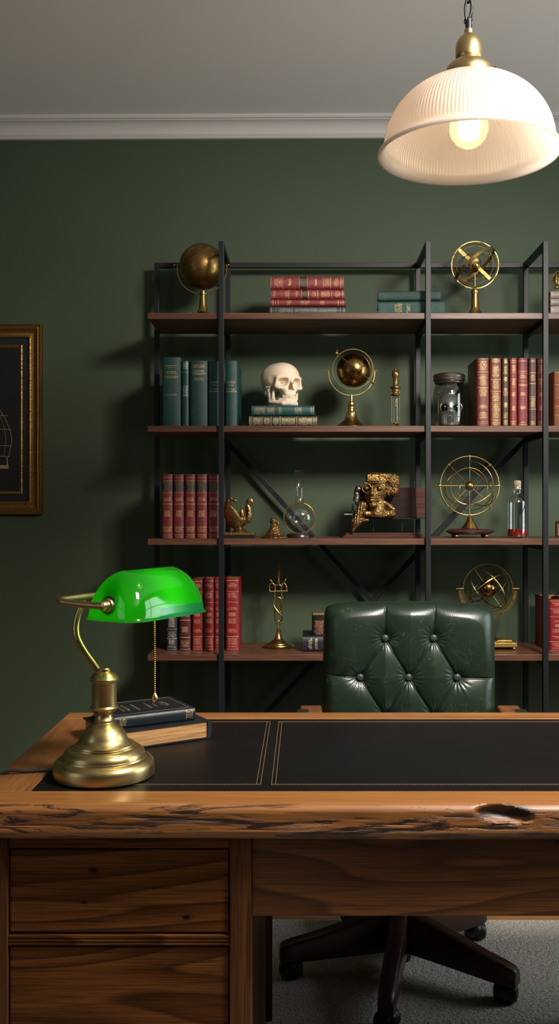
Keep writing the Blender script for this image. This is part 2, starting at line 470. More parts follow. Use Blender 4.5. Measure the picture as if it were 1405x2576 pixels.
# crown moulding and skirting follow the back wall
def run(name, prof, mat):
    b = MB(); n = len(prof)
    vs = [(x, y, z) for x in (-2.6, 2.8) for y, z in prof]
    fs = [(i, (i+1) % n, (i+1) % n+n, i+n) for i in range(n)]
    b.add(vs, fs+[tuple(range(n)), tuple(range(n, 2*n))])
    o = st(b.build(name, mat, smooth=25)); o.location = (0, WY, 0); o.rotation_euler.z = YAW; return o
cz = 2.643
pr = [(0, cz), (-.012, cz), (-.016, cz+.003), (-.016, cz+.007), (-.019, cz+.0075), (-.019, cz+.0115)]
for k in range(9):
    a = R(90*k/8)
    pr.append((-.022-.036*(1-math.cos(a)), cz+.0115+.040*math.sin(a)))
pr += [(-.058, ZC-.013), (-.066, ZC-.012), (-.070, ZC-.006), (-.070, ZC), (0, ZC)]
run('trim_1', pr, M['trim'])
run('baseboard_back', [(0, 0), (-.016, 0), (-.016, .11), (-.010, .125), (-.006, .14), (0, .14)], M['trim'])

# ------------------------------------------------------------------ lights
def area(name, loc, rot, sx, sy, e, col):
    l = bpy.data.lights.new(name, 'AREA'); l.shape = 'RECTANGLE'; l.size = sx; l.size_y = sy; l.energy = e; l.color = col
    o = bpy.data.objects.new(name, l); COL.objects.link(o); o.location = loc; o.rotation_euler = rot; return o
area('daylight_right', (XR+.14, 2.35, 1.52), (0, R(90), 0), 1.6, 1.25, LIGHTS['right'], (.88, .95, 1.0))  # added cool fill from the right, behind the unseen opening
area('daylight_left', (XL-.14, .25, 1.52), (0, R(-90), 0), 1.6, 1.25, LIGHTS['left'], (.90, .95, 1.0))  # added weaker fill from the left, behind the unseen opening
w = bpy.data.worlds.new('world'); bpy.context.scene.world = w; w.use_nodes = True
w.node_tree.nodes['Background'].inputs[0].default_value = (.35, .42, .5, 1); w.node_tree.nodes['Background'].inputs[1].default_value = .3
# assumed unseen key light: ceiling-hung flood lamp, visitor side, aimed at the bookcase
def emis(name, col, s):
    m, nt = newmat(name); e = nd(nt, 'ShaderNodeEmission', Strength=s); e.inputs[0].default_value = (*col, 1); out(nt, e.outputs[0]); return m
KP = Vector((1.0, 1.25, 2.45)); KT = Vector((-.05, 3.1, .5))
kd = (KT-KP).normalized()
t = thing('flood_lamp', tuple(KP), 'square black flood lamp hung from the ceiling in front of the desk', 'ceiling light')  # assumed out-of-view fixture that carries the key light
Mk = kd.to_track_quat('-Z', 'Y').to_matrix().to_4x4()
h = .24
b = MB(); b.box(-h, h, -h, h, .008, .05, Mk)
for a_, c_, d_, e2_ in ((-h, -h+.012, -h, h), (h-.012, h, -h, h), (-h+.012, h-.012, -h, -h+.012), (-h+.012, h-.012, h-.012, h)): b.box(a_, c_, d_, e2_, -.012, .008, Mk)
b.build('housing', M['black_metal'], t, 0)
MB().tube([Vector((0, 0, 0))+Mk @ Vector((0, 0, .03)), Vector((0, 0, ZC-KP.z))], .012, 12).build('hanger', M['black_metal'], t)
l = bpy.data.lights.new('flood_lamp_light', 'AREA'); l.shape = 'SQUARE'; l.size = .44; l.spread = R(112); l.energy = LIGHTS['key']; l.color = (1, .93, .84)
o = bpy.data.objects.new('flood_lamp_light', l); COL.objects.link(o); o.matrix_world = Mk; o.parent = t

# unseen uplighter added in the near right corner to brighten the ceiling
t = thing('floor_lamp', (1.95, .35, .0003), 'slim black floor uplighter standing in the near right corner', 'floor lamp')
MB().lathe([(0, 0), (.14, 0), (.14, .012), (.02, .022), (.012, .03), (.012, 1.76), (0, 1.76)], 36).build('stand', M['black_metal'], t)
MB().lathe([(.012, 1.761), (.06, 1.775), (.16, 1.83), (.162, 1.832), (.158, 1.834), (.058, 1.782), (0, 1.772)], 40).build('bowl_shade', M['black_metal'], t)
l = bpy.data.lights.new('uplighter_light', 'AREA'); l.shape = 'DISK'; l.size = .2; l.energy = LIGHTS['up']; l.color = (1, .90, .80)
o = bpy.data.objects.new('uplighter_light', l); COL.objects.link(o); o.location = (0, 0, 1.84); o.rotation_euler = (PI, 0, 0); o.parent = t

# ------------------------------------------------------------------ bookcase
YF, YB = 3.205, 3.49
SZ = [zat(787, YF), zat(1071, YF), zat(1355.5, YF), zat(1647, YF)]
SZ.append(SZ[3]-.385)
TH = .0207
bc = thing('bookcase', (.3, (YF+YB)/2, 0), 'tall black steel frame bookcase with walnut brown shelves against the green wall', 'bookcase')
BO = Vector((-.3, -(YF+YB)/2, 0))
def bpart(name, mb, mat, bevel=0, smooth=0):
    for v in mb.v: v += BO
    return mb.build(name, mat, bc, smooth=smooth or 0, bevel=bevel)
xl = xat(371, YF); xr = 1.35
for z in SZ:
    bpart('shelf', MB().box(xl, xr, YF, YB, z-TH, z), M['shelf'], .0012)
pw = .0088
ztop = zat(607, YF-.008)
PX = [xat(556.5, YF), xat(1075.5, YF), xat(1370, YF), 1.30]
for x in PX:
    bpart('post', MB().box(x-pw, x+pw, YF-.012, YF+.006, 0, ztop), M['black_metal'], .001)
    bpart('post', MB().box(x-pw, x+pw, YB-.012, YB+.006, 0, ztop-.018), M['black_metal'], .001)
    bpart('side_rail', MB().box(x-pw, x+pw, YF+.0062, YB+.006, ztop-.0178, ztop), M['black_metal'], .001)
    for z in SZ:
        bpart('side_rail', MB().box(x-pw*.9, x+pw*.9, YF+.0062, YB-.0122, z-TH-.018, z-TH-.0002), M['black_metal'])
xe = xat(395, YB)
bpart('post', MB().box(xe-pw, xe+pw, YB-.012, YB+.006, 0, ztop-.018), M['black_metal'], .001)
bpart('top_rail', MB().box(xe-pw, 1.30+pw, YB-.0122, YB+.0058, ztop-.0182, ztop-.0002), M['black_metal'], .001)
def brace(p0, p1):
    a = P(*p0, YB+.012); c = P(*p1, YB+.012)
    d = (c-a); L = d.length; an = math.atan2(d.z, d.x)
    Mx = Matrix.Translation(a) @ Matrix.Rotation(-an, 4, 'Y')
    bpart('cross_brace', MB().box(0, L, -.004, .004, -.009, .009, Mx), M['black_metal'], .001)
brace((577, 1118), (1293, 1905)); 
a_ = P(1318, 1110, YB+.02); 
def brace2(p0, p1, y):
    a = P(*p0, y); c = P(*p1, y); d = (c-a); L = d.length; an = math.atan2(d.z, d.x)
    Mx = Matrix.Translation(a) @ Matrix.Rotation(-an, 4, 'Y')
    bpart('cross_brace', MB().box(0, L, -.004, .004, -.009, .009, Mx), M['black_metal'], .001)
brace2((577, 1890), (1318, 1108), YB+.022)

# ------------------------------------------------------------------ books
def book_part_uv(o, H, T, flat):
    me = o.data
    l1 = me.uv_layers.new(name='spine'); l2 = me.uv_layers.new(name='metric')
    for p in me.polygons:
        for li in p.loop_indices:
            v = me.vertices[me.loops[li].vertex_index].co
            if flat: x, z = -(v.z-T/2), v.x+H/2
            else: x, z = v.x, v.z
            n = p.normal
            sp = n.y < -.45
            l1.data[li].uv = (x/T+.5, z/H) if sp else (-1, -1)
            l2.data[li].uv = (x*100+o.parent.location.x*77, z*100) if sp else (0, 0)
def make_book(loc, T, H, D, mat, label, flat=False, rz=0, group=None, bulge=.004, pages=True, cat='book', lean=0):
    """spine faces -Y at local y=0; flat books lie with height along X"""
    t = thing('book', loc, label, cat, rz, group)
    if lean: t.rotation_euler.y = lean
    w = .0026
    def rot(v):
        if not flat: return v
        return Vector((v.z-H/2, v.y, -v.x+T/2))
    N = 10
    outer = [(-T/2, D)]+[(-T/2*math.cos(PI*k/N), .005-(bulge+.005)*math.sin(PI*k/N)**.8) for k in range(N+1)]+[(T/2, D)]
    inner = [(T/2-w, D), (T/2-w, .006), (-T/2+w, .006), (-T/2+w, D)]
    mb = MB(); vs = []; fs = []
    no = len(outer)
    ring = outer
    for z in (0, H):
        for x, y in ring: vs.append(rot(Vector((x, y, z))))
        for x, y in inner: vs.append(rot(Vector((x, y, z))))
    n = no+4
    for i in range(no-1): fs.append((i, i+1, i+1+n, i+n))
    fs.append((no-1, no, no+n, no-1+n))
    for i in range(3): fs.append((no+i, no+i+1, no+i+1+n, no+i+n))
    fs.append((no+3, 0, n, no+3+n))
    for o_ in (0, n):
        fs.append([o_+no-1, o_+no, o_+no+1, o_+no-2])
        fs.append([o_+0, o_+1, o_+no+2, o_+no+3])
        fs.append([o_+k for k in range(1, no-1)]+[o_+no+1, o_+no+2])
    mb.add(vs, fs)
    c = mb.build('cover', mat, t, smooth=40)
    book_part_uv(c, H, T, flat)
    if pages:
        e = .0035
        pv = MB().box(-T/2+w+.0001, T/2-w-.0001, .0062, D-.005, e, H-e)
        pv.v = [rot(v) for v in pv.v]
        pv.build('page_block', M['pages'], t, smooth=0)
    return t

B = {}
G = srgb(20, 62, 52)
B['green_a'] = bookmat('green_cloth_a', srgb(24, 62, 54), [(.865, .885, 't'), (.90-.06, .855, 't'), (.78, .80, 't'), (.755, .775, 't'), (.69, .735, 't'), (.44, .47, 't')], rows=2.2, rough=.38, bs=.6)
B['green_b'] = bookmat('green_cloth_b', srgb(24, 60, 56), [(.87, .98, 't'), (.82, .83, 'b'), (.45, .62, 't')], gold=(.45, .45, .38), rows=4, rough=.38)
B['green_c'] = bookmat('green_cloth_c', srgb(24, 60, 56), [(.89, .94, 't'), (.78, .86, 't'), (.70, .75, 't')], rows=2.4, rough=.38, bs=.6)
B['green_d'] = bookmat('green_cloth_d', srgb(24, 64, 60), [(.66, .69, 't'), (.62, .64, 't'), (.55, .58, 't'), (.525, .535, 'b')], rows=2.4, rough=.38, bs=.6)
B['teal_flat'] = bookmat('teal_bound', srgb(22, 68, 66), [(.05, .20, 't'), (.205, .215, 'b'), (.25, .35, 't'), (.355, .365, 'b'), (.43, .48, 't'), (.68, .80, 't'), (.93, .97, 't'), (.985, .995, 'b')], rows=3.2, rough=.4)
B['olive_flat'] = bookmat('olive_bound', srgb(44, 50, 38), [(.01, .025, 'b'), (.035, .05, 'b'), (.07, .18, 't'), (.19, .2, 'b'), (.22, .31, 't'), (.32, .33, 'b'), (.35, .43, 't'), (.45, .46, 'b'), (.48, .67, 't'), (.69, .70, 'b'), (.72, .92, 't'), (.93, .945, 'b'), (.95, .97, 't'), (.98, .99, 'b')], gold=(.68, .50, .28), rows=4)
B['red_a'] = bookmat('red_bound_a', srgb(118, 38, 40), [(.0, .01, 'b'), (.05, .15, 't'), (.16, .17, 'b'), (.24, .28, 'o'), (.385, .395, 'b'), (.40, .495, 'l'), (.50, .51, 'b'), (.60, .63, 'o'), (.71, .72, 'b'), (.73, .80, 't'), (.81, .82, 'b'), (.86, .92, 't'), (.95, .96, 'b'), (.98, .99, 'b')], rows=2.6)
B['red_b'] = bookmat('red_bound_b', srgb(118, 38, 40), [(.02, .07, 't'), (.19, .23, 't'), (.235, .245, 'b'), (.33, .37, 't'), (.41, .42, 'b'), (.425, .50, 'l'), (.505, .515, 'b'), (.56, .61, 't'), (.63, .64, 'b'), (.68, .80, 't'), (.82, .83, 'b'), (.87, .94, 't'), (.97, .98, 'b')], rows=2.6)
B['red_c'] = bookmat('red_bound_c', srgb(112, 36, 38), [(.03, .045, 'b'), (.06, .08, 'b'), (.10, .11, 'b'), (.22, .28, 't'), (.40, .52, 't'), (.66, .72, 't'), (.90, .91, 'b'), (.93, .945, 'b'), (.96, .975, 'b')], rows=2.6)
B['dark_flat'] = bookmat('charcoal_bound', srgb(40, 44, 44), [(.02, .03, 'b'), (.08, .09, 'b'), (.12, .28, 't'), (.29, .3, 'b'), (.33, .88, 't'), (.92, .93, 'b'), (.97, .98, 'b')], gold=(.26, .24, .20), rows=3.5)
B['green_flat'] = bookmat('green_flat', srgb(26, 68, 60), [(.24, .36, 't'), (.42, .48, 't')], rows=2.0, glyph=4, rough=.36, bs=.8)
B['green_plain'] = bookmat('green_plain', srgb(28, 58, 54), [(.0, .0002, 'b')], rough=.4, bs=.8)
B['set_red'] = bookmat('red_set', srgb(108, 36, 36), [(.01, .03, 'b'), (.04, .06, 't'), (.09, .16, 't'), (.17, .178, 'b'), (.335, .43, 'o'), (.53, .538, 'b'), (.58, .64, 't'), (.70, .712, 'b'), (.73, .885, 'l'), (.89, .90, 'b'), (.945, .955, 'b')], rows=2.3)
B['tall_a'] = bookmat('brown_red_a', srgb(104, 40, 34), [(.03, .05, 'b'), (.06, .075, 'b'), (.12, .21, 't'), (.26, .32, 't'), (.44, .56, 't'), (.565, .572, 'b'), (.60, .74, 't'), (.75, .757, 'b'), (.79, .80, 'b'), (.82, .96, 't'), (.98, .99, 'b')], rows=2.6)
B['tall_b'] = bookmat('brown_gilt_b', srgb(98, 44, 28), [(.02, .09, 't'), (.095, .1, 'b'), (.12, .33, 't'), (.34, .346, 'b'), (.36, .50, 't'), (.51, .516, 'b'), (.55, .67, 't'), (.68, .69, 'b'), (.72, .88, 't'), (.93, .99, 't')], gold=(.55, .36, .14), rows=2.6)
B['tall_c'] = bookmat('umber_gilt_c', srgb(64, 44, 28), [(.02, .09, 't'), (.12, .20, 't'), (.28, .35, 'o'), (.44, .56, 't'), (.66, .72, 'o'), (.76, .88, 't'), (.92, .98, 'o')], gold=(.55, .40, .16), rows=3.2)
B['tall_d'] = bookmat('red_d', srgb(128, 46, 40), [(.02, .06, 't'), (.07, .075, 'b'), (.23, .30, 'o'), (.44, .50, 'o'), (.575, .583, 'b'), (.60, .68, 't'), (.69, .696, 'b'), (.78, .79, 'b'), (.80, .90, 't'), (.93, .94, 'b'), (.96, .965, 'b')], rows=3)
B['tall_e'] = bookmat('maroon_e', srgb(118, 40, 44), [(.02, .03, 'b'), (.05, .07, 't'), (.25, .30, 'o'), (.45, .50, 'o'), (.59, .60, 'b'), (.61, .62, 'b'), (.66, .67, 'b'), (.70, .76, 't'), (.77, .775, 'b'), (.80, .805, 'b'), (.95, .96, 'b')], rows=3)
B['tall_f'] = bookmat('umber_f', srgb(74, 40, 30), [(.02, .08, 't'), (.25, .255, 'b'), (.28, .42, 't'), (.43, .436, 'b'), (.62, .626, 'b'), (.67, .76, 't'), (.78, .785, 'b'), (.94, .97, 't')], rows=3.4)
B['low_red'] = bookmat('scarlet_leather', srgb(128, 24, 26), [(.01, .02, 'b'), (.04, .06, 't'), (.08, .17, 't'), (.185, .193, 'b'), (.25, .30, 't'), (.37, .44, 't'), (.47, .52, 'o'), (.56, .60, 't'), (.66, .67, 'b'), (.72, .80, 't'), (.81, .816, 'b'), (.87, .93, 't'), (.96, .965, 'b')], gold=(.70, .45, .28), rows=2.6)
B['low_brown'] = bookmat('oxblood_leather', srgb(76, 26, 22), [(.01, .02, 'b'), (.05, .14, 't'), (.18, .19, 'b'), (.26, .34, 'o'), (.43, .44, 'b'), (.48, .58, 't'), (.70, .71, 'b'), (.80, .9, 't')], gold=(.65, .45, .28), rows=2.6)
B['low_navy'] = bookmat('navy_gilt_leather', srgb(26, 30, 40), [(.01, .02, 'b'), (.04, .08, 't'), (.09, .17, 'o'), (.18, .19, 'b'), (.20, .30, 't'), (.33, .34, 'b'), (.37, .55, 'o'), (.60, .61, 'b'), (.7, .9, 'o')], gold=(.72, .60, .40), rows=3)
B['black_flat'] = bookmat('black_gilt', srgb(24, 26, 34), [(.10, .17, 't'), (.22, .27, 't'), (.45, .5, 't'), (.53, .6, 't'), (.9, .95, 't')], gold=(.8, .66, .36), rows=2.2, glyph=5)
B['black_box'] = bookmat('black_copper', srgb(20, 16, 16), [(.05, .75, 't')], gold=(.7, .36, .2), rows=2.2, glyph=5)
B['white_sp'] = bookmat('pale_vellum', srgb(150, 140, 128), [(.05, .45, 't'), (.5, .95, 't')], gold=(.10, .08, .07), rows=2, glyph=4, wear=.1)
B['brown_old'] = bookmat('worn_tan_leather', srgb(120, 72, 36), [(.2, .21, 'b'), (.36, .37, 'b'), (.38, .5, 'd'), (.51, .52, 'b'), (.75, .755, 'b'), (.97, .98, 'b')], label=srgb(130, 46, 28), rough=.6, bs=1)
B['brown_case'] = bookmat('dark_brown_leather', srgb(38, 19, 14), [(.83, .834, 'b')], gold=(.3, .16, .1), rough=.5)
B['navy_top'] = bookmat('navy_leather', srgb(24, 30, 36), [(.08, .16, 'o'), (.88, .97, 't')], rows=3, rough=.34)
B['navy_cloth'] = bookmat('navy_cloth', srgb(19, 24, 34), [(0, .0002, 'b')], rough=.45)

YS = 3.245
def up(px0, px1, pyt, s, mat, label, group=None, Y=YS, D=.17, **k):
    T = xat(px1, Y)-xat(px0, Y)-.0006
    H = zat(pyt, Y)-SZ[s]-.0003
    return make_book((xat((px0+px1)/2, Y), Y, SZ[s]+.0003), T, H, D, B[mat], label, group=group, **k)
def flat(px0, px1, z0, T, mat, label, Y=YS, D=.15, rz=0, group=None, **k):
    H = xat(px1, Y)-xat(px0, Y)
    return make_book((xat((px0+px1)/2, Y), Y, z0+.0003), T-.0006, H, D, B[mat], label, flat=True, rz=rz, group=group, **k)
g = 'green books standing on the second shelf'
up(407, 455.5, 899, 1, 'green_a', 'thick tall dark green book with three gilt title blocks, far left of the second shelf', g)
up(456.5, 475.5, 908, 1, 'green_b', 'thin dark green book squeezed between two thick green ones on the second shelf', g)
up(477, 522.5, 908, 1, 'green_c', 'thick dark green book with gilt title, third from the left of the second shelf', g)
up(523.5, 553, 908, 1, 'green_d', 'green book just left of the front steel post on the second shelf', g)
up(566, 597, 908, 1, 'green_d', 'green book just right of the front steel post, last of the green row', g, D=.22)
g = 'matching red books with black labels'
xs = [(406.5, 434.5), (436, 463), (464.5, 491.5), (493, 521), (522.5, 551)]
for i, (a, c_) in enumerate(xs):
    ends = ['leftmost of the matching red books with black labels, third shelf', 'second from left of the matching red books with black labels, third shelf', 'middle one of the five matching red books with black labels, third shelf', 'fourth from left of the matching red books with black labels, third shelf', 'rightmost of the matching red books with black labels, beside the steel post']
    t = up(a, c_, 1193, 2, 'set_red', ends[i], g)
g = 'leather books on the right of the second shelf'
L = ['tall brown-red gilt book at the left end of its row, beside the glass jar', 'brown book with dense gilt lettering, second in the row right of the jar', 'narrow dark brown gilt book, third in the row right of the jar', 'narrow light red book with two gilt ornaments, fourth in the row right of the jar', 'maroon book with double gilt rules, fifth in the row right of the jar', 'dark umber book with fine gilt rules, sixth in the row right of the jar', 'thin red book partly hidden by the right steel post, last in its row']
for i, (a, c_, m_) in enumerate([(1198.5, 1229.5, 'tall_a'), (1231, 1260.5, 'tall_b'), (1261.5, 1279, 'tall_c'), (1281, 1300, 'tall_d'), (1301.5, 1327, 'tall_e'), (1328.5, 1348.5, 'tall_f'), (1351, 1364, 'tall_d')]):
    up(a, c_, 901, 1, m_, L[i], g, D=.18)
up(1392, 1424, 934, 1, 'brown_old', 'worn tan leather book with a red band, right of the right steel post', None, D=.12)
g = 'leather books on the lowest visible shelf'
L = ['navy and gold ornamented book behind the lamp chain, left end of the lowest shelf', 'oxblood brown book behind the green lampshade', 'red book under the right end of the green lampshade, beside the oxblood one', 'red book right of the green lampshade tip on the lowest shelf', 'narrow red book directly left of the front steel post on the lowest shelf', 'large scarlet book right of the front steel post on the lowest shelf']
for i, (a, c_, m_, p_) in enumerate([(417.5, 445.5, 'low_navy', 1478), (450, 479.5, 'low_brown', 1462), (482.5, 510, 'low_red', 1456), (512, 537.5, 'low_red', 1455), (539, 562, 'low_red', 1455), (567.5, 600.5, 'low_red', 1454)]):
    up(a, c_, p_, 3, m_, L[i], g, Y=3.30, D=.14 if i < 5 else .17)
for n_ in B['brown_case'].node_tree.nodes:
    if n_.type == 'BSDF_PRINCIPLED': n_.inputs['Specular IOR Level'].default_value = .15
# lying stacks
z = SZ[0]; zt = [zat(p, YS) for p in (770.5, 752.5, 727.5, 695)]
S1 = [(677, 869, 'dark_flat', 'charcoal book with pale lettering at the bottom of the red stack, top shelf'), (679, 868, 'red_c', 'thin red gilt book second from the bottom of the stack, top shelf'), (681, 865.5, 'red_b', 'red book with a small black label, second from the top of the stack, top shelf'), (680, 864.5, 'red_a', 'thick red gilt book with a black label on top of its stack, top shelf')]
for (a, c_, m_, l_), zz in zip(S1, zt):
    flat(a, c_, z, zz-z, m_, l_, group='stack of red books on the top shelf'); z = zz
z = SZ[0]; zz = zat(757, YS)
flat(951, 1117, z, zz-z, 'green_flat', 'dark green book with gilt lettering lying under another green book, top shelf', rz=R(-3), group='two green books lying on the top shelf')
flat(951, 1107, zz, zat(731, YS)-zz, 'green_plain', 'plain dark green book lying on top of the gilt lettered green one', rz=R(-3), group='two green books lying on the top shelf')
z = SZ[1]; zz = zat(1046, YS)
flat(625, 798, z, zz-z, 'olive_flat', 'olive brown gilt book at the bottom under the skull', group='books under the skull')
flat(632, 790, zz, zat(1019.5, YS)-zz, 'teal_flat', 'teal gilt book directly under the skull', group='books under the skull', D=.17)
ZSK = zat(1019.5, YS)
z = SZ[0]
for k, p_ in enumerate((768, 750, 731)):
    zz = zat(p_, YS)
    flat(1384.5, 1500, z, zz-z, 'white_sp', ['pale spined book at the bottom of the stack at the right picture edge', 'pale spined book in the middle of the stack at the right picture edge', 'pale spined book on top of the stack at the right picture edge'][k], rz=R(-4), group='pale spined books at the right edge'); z = zz
ZW = z
z = SZ[3]; zz = zat(1600, 3.27)
flat(761, 900, z, zz-z, 'black_flat', 'black gilt lettered book lying flat left of the green chair', Y=3.27, D=.15)
make_book((xat(805, 3.29), 3.29, zz+.0003), xat(826, 3.29)-xat(785, 3.29), zat(1547, 3.29)-zz-.001, .10, B['black_box'], 'small black and copper book standing on the black one beside the chair')
# large ornate red volume at the right edge
up(1380, 1440, 1507, 3, 'low_red', 'very thick ornate red volume at the right edge of the lowest shelf', Y=3.27, D=.20)
# ------------------------------------------------------------------ brass globes, armillaries and ornaments
e_ = .0003
def local(px, py, Y, t):            # a point of the photographed place in the thing's own frame
    return P(px, py, Y)-Vector(t.location)
def lathe_px(b, rows, cx, Y, t, n=40, z0=None):
    """profile rows (half width px, y px) turned about a vertical axis"""
    u = Y/F; zz = t.location.z
    x = xat(cx, Y)-t.location.x
    b.lathe([(r*u, zat(y, Y)-zz) for r, y in rows], n, Matrix.Translation((x, Y-t.location.y, 0)))
    return b

M['bar_brass'] = brass('dull_brass', (.42, .29, .09), (.2, .12, .03), .45, .4)
# globe on the top shelf
Y = 3.345; u = Y/F
t = thing('globe', (xat(510, Y), Y, SZ[0]+e_), 'large aged brass globe on a turned foot, left end of the top shelf', 'globe')
c = local(508, 671, Y, t)
MB().sphere(c, 57.5*u, 48, 32).build('sphere', M['brass_old'], t, 180)
ax = Vector((.10, .25, 0))
b = MB(); b.ring(c+Vector((0, 0, -5.5*u)), 63*u, (.06, 1, 0), band=(.0036, .006), a0=80, a1=280, ref=(0, 0, 1)); b.build('meridian_arc', M['brass'], t)
for s_, e2_ in ((-1, 70), (1, 66)):
    b = MB(); b.tube([c+Vector((s_*57*u, 0, .006)), c+Vector((s_*e2_*u, 0, .006))], .002); b.sphere(c+Vector((s_*e2_*u, 0, .006)), .004, 12, 8); b.sphere(c+Vector((s_*61*u, 0, .006)), .004, 12, 8)
    b.build('pivot_pin', M['brass'], t)
b = MB(); zt_ = zat(734, Y)-SZ[0]
b.lathe([(0, 0), (.038, 0), (.038, .012), (.035, .017), (.030, .020), (.023, .025), (.0175, .034), (.014, .046), (.0125, .058), (.0105, zt_-.012), (.0125, zt_-.011), (.0125, zt_-.005), (.010, zt_-.004), (.010, zt_+.002), (0, zt_+.004)], 40)
b.build('stand', M['brass'], t)

# armillary with crossed bars, top shelf
Y = 3.34; u = Y/F
t = thing('armillary_sphere', (xat(1194, Y), Y, SZ[0]+e_), 'brass armillary sphere with crossed flat bars on a plain column, top shelf', 'armillary sphere')
c = local(1194, 667, Y, t)
b = MB(); b.ring(c, 58.5*u, (0.06, 1, .03), band=(.0028, .006)); b.ring(c, 55*u, (-.1, 1, -.06), r=.0014); b.build('outer_ring', M['brass_old'], t)
b = MB(); b.ring(c+Vector((0, .003, .002)), 46*u, (.1, 1, .25), band=(.002, .005)); b.ring(c, 40*u, (.15, .55, 1), r=.0011); b.ring(c, 39*u, (-.3, 1, .8), r=.0009)
b.build('inner_ring', M['brass_old'], t)
d = Vector((1, 0, .74)).normalized(); nrm = Vector((-.74, 0.25, 1)).normalized()
b = MB(); b.ring(c, 60*u, nrm, band=(.003, .011), ref=d); b.build('tilted_band', M['brass'], t)
d2 = Vector((.70, 0, -.66)).normalized(); ay = Vector((0, 1, 0)); k_ = d2.cross(ay)
Mx = Matrix.Translation(c) @ Matrix((d2, ay, k_)).transposed().to_4x4()
MB().box(-57*u, 52*u, -.004, -.001, -.0065, .0065, Mx).build('cross_bar', M['bar_brass'], t, 0, .0006)
axh = Vector((.5, -.75, -.45)).normalized()
Mx = Matrix.Translation(c) @ axh.to_track_quat('Z', 'Y').to_matrix().to_4x4()
MB().lathe([(0, -.012), (.014, -.012), (.020, -.009), (.027, -.004), (.027, .0), (.020, .003), (.015, .004), (.015, .009), (.011, .011), (.011, .016), (.006, .02), (0, .02)], 32, Mx).build('hub', M['brass'], t)
b = MB(); zt_ = zat(725, Y)-SZ[0]
b.lathe([(0, 0), (.038, 0), (.038, .013), (.034, .018), (.027, .024), (.020, .031), (.0155, .040), (.0135, .048), (.0118, zt_-.020), (.0135, zt_-.019), (.0145, zt_-.014), (.0135, zt_-.009), (.009, zt_-.006), (.008, zt_-.001), (.004, zt_), (.0022, zt_+.002), (.0016, zt_+.05), (0, zt_+.05)], 36)
b.build('stand', M['brass'], t)

# wire knot ornament on the pale books
t = thing('wire_ornament', (xat(1412, YS+.06), YS+.06, ZW+.0006), 'small tangled gold wire ball on the pale books at the right edge', 'ornament')
u = (YS+.06)/F; zc_ = 32*u
b = MB(); rr = random.Random(3)
b.ring((0, 0, zc_), 27*u, (0, 1, 0), r=.0016)
for k in range(11):
    b.ring((0, 0, zc_), (17+rr.random()*8)*u, (rr.uniform(-1, 1), rr.uniform(-.4, 1), rr.uniform(-1, 1)), r=.0015, n=32, sec=6)
b.build('wire_ball', M['brass'], t)
MB().lathe([(0, 0), (.010, 0), (.008, .003), (.003, .005), (.003, .010), (0, .011)], 20).build('foot', M['brass'], t)

# small globe with a pin on the second shelf
Y = 3.30; u = Y/F
t = thing('globe', (xat(883, Y), Y, SZ[1]+e_), 'polished brass globe pierced by a diagonal pin in a cradle, middle of the second shelf', 'globe')
c = local(889, 931, Y, t)
M['gold_dark'] = brass('dark_polished_gold', (.40, .24, .07), (.06, .03, .01), .12, .8, 25, .03)
MB().sphere(c, 43*u, 40, 28).build('sphere', M['gold_dark'], t, 180)
b = MB(); b.ring(c+Vector((-2*u, 0, 2*u)), 50.5*u, (.05, 1, 0), band=(.0018, .006)); b.build('meridian_ring', M['brass'], t)
b = MB(); b.ring(c+Vector((-5*u, -.0, -6*u)), 58*u, (0, 1, 0), band=(.0022, .006), a0=85, a1=275); b.build('cradle_arc', M['brass'], t)
for s_ in (-1, 1):
    b = MB(); q = c+Vector((-5*u+s_*58*u, 0, -2*u)); b.tube([q-Vector((s_*.010, 0, 0)), q+Vector((s_*.004, 0, 0))], .0014, 8); b.sphere(q+Vector((s_*.005, 0, 0)), .0033, 12, 8)
    b.build('pivot_pin', M['brass'], t)
b = MB(); a1 = c+Vector((-44*u, -44*u, 35*u)); a2 = c+Vector((47*u, -43*u, -38*u))
b.tube([a1, a2], .0013, 8); b.sphere(a1+Vector((-.002, 0, .001)), .0075, 16, 10, (1, .5, 1)); b.sphere(a1+Vector((.001, 0, .010)), .0035, 12, 8)
b.sphere(a2, .0055, 16, 10, (1.3, .5, .7)); b.tube([a1+Vector((.01, .02, .002)), a1+Vector((.004, 0, -.002))], .001, 6)
b.build('diagonal_pin', M['gold_dark'], t)
zt_ = zat(993, Y)-SZ[1]
MB().lathe([(0, 0), (.055, 0), (.056, .004), (.050, .009), (.040, .014), (.037, .018), (.034, .020), (.024, .028), (.0175, .045), (.0165, .054), (.0175, .056), (.012, .058), (.0105, .066), (.0125, .068), (.012, .072), (.009, .074), (.0125, .080), (.0115, .088), (.006, .092), (.005, zt_), (0, zt_+.001)], 44).build('stand', M['brass'], t)

# brass and glass vial
Y = 3.30; u = Y/F
t = thing('brass_vial', (xat(994, Y), Y, SZ[1]+e_), 'slim upright brass syringe-like vial with a glass body, second shelf', 'vial')
b = MB(); h_ = zat(929, Y)-SZ[1]
b.lathe([(.0105, .098), (.0145, .099), (.0155, .102), (.0125, .105), (.012, .109), (.0135, .111), (.0135, .114), (.0125, .116), (.0135, .119), (.0185, .122), (.0185, .125), (.012, .127), (.0085, .129), (.008, .148), (.0095, .151), (.0085, .153), (.0125, .160), (.013, .166), (.0105, .172), (.0045, .1765), (.004, .1785), (0, .1795)], 28)
for v in b.v: v.z *= h_/.1795
b.build('cap', M['bronze2'], t)
b = MB()
for s_ in (-1, 1): b.tube([(s_*.0135, 0, .118*h_/.1795), (s_*.0135, 0, .02), (s_*.011, 0, .0165)], .0014, 8)
b.ring((0, 0, .017), .0115, (0, 0, 1), r=.0016, n=28)
b.build('cage', M['brass'], t)
b = MB()
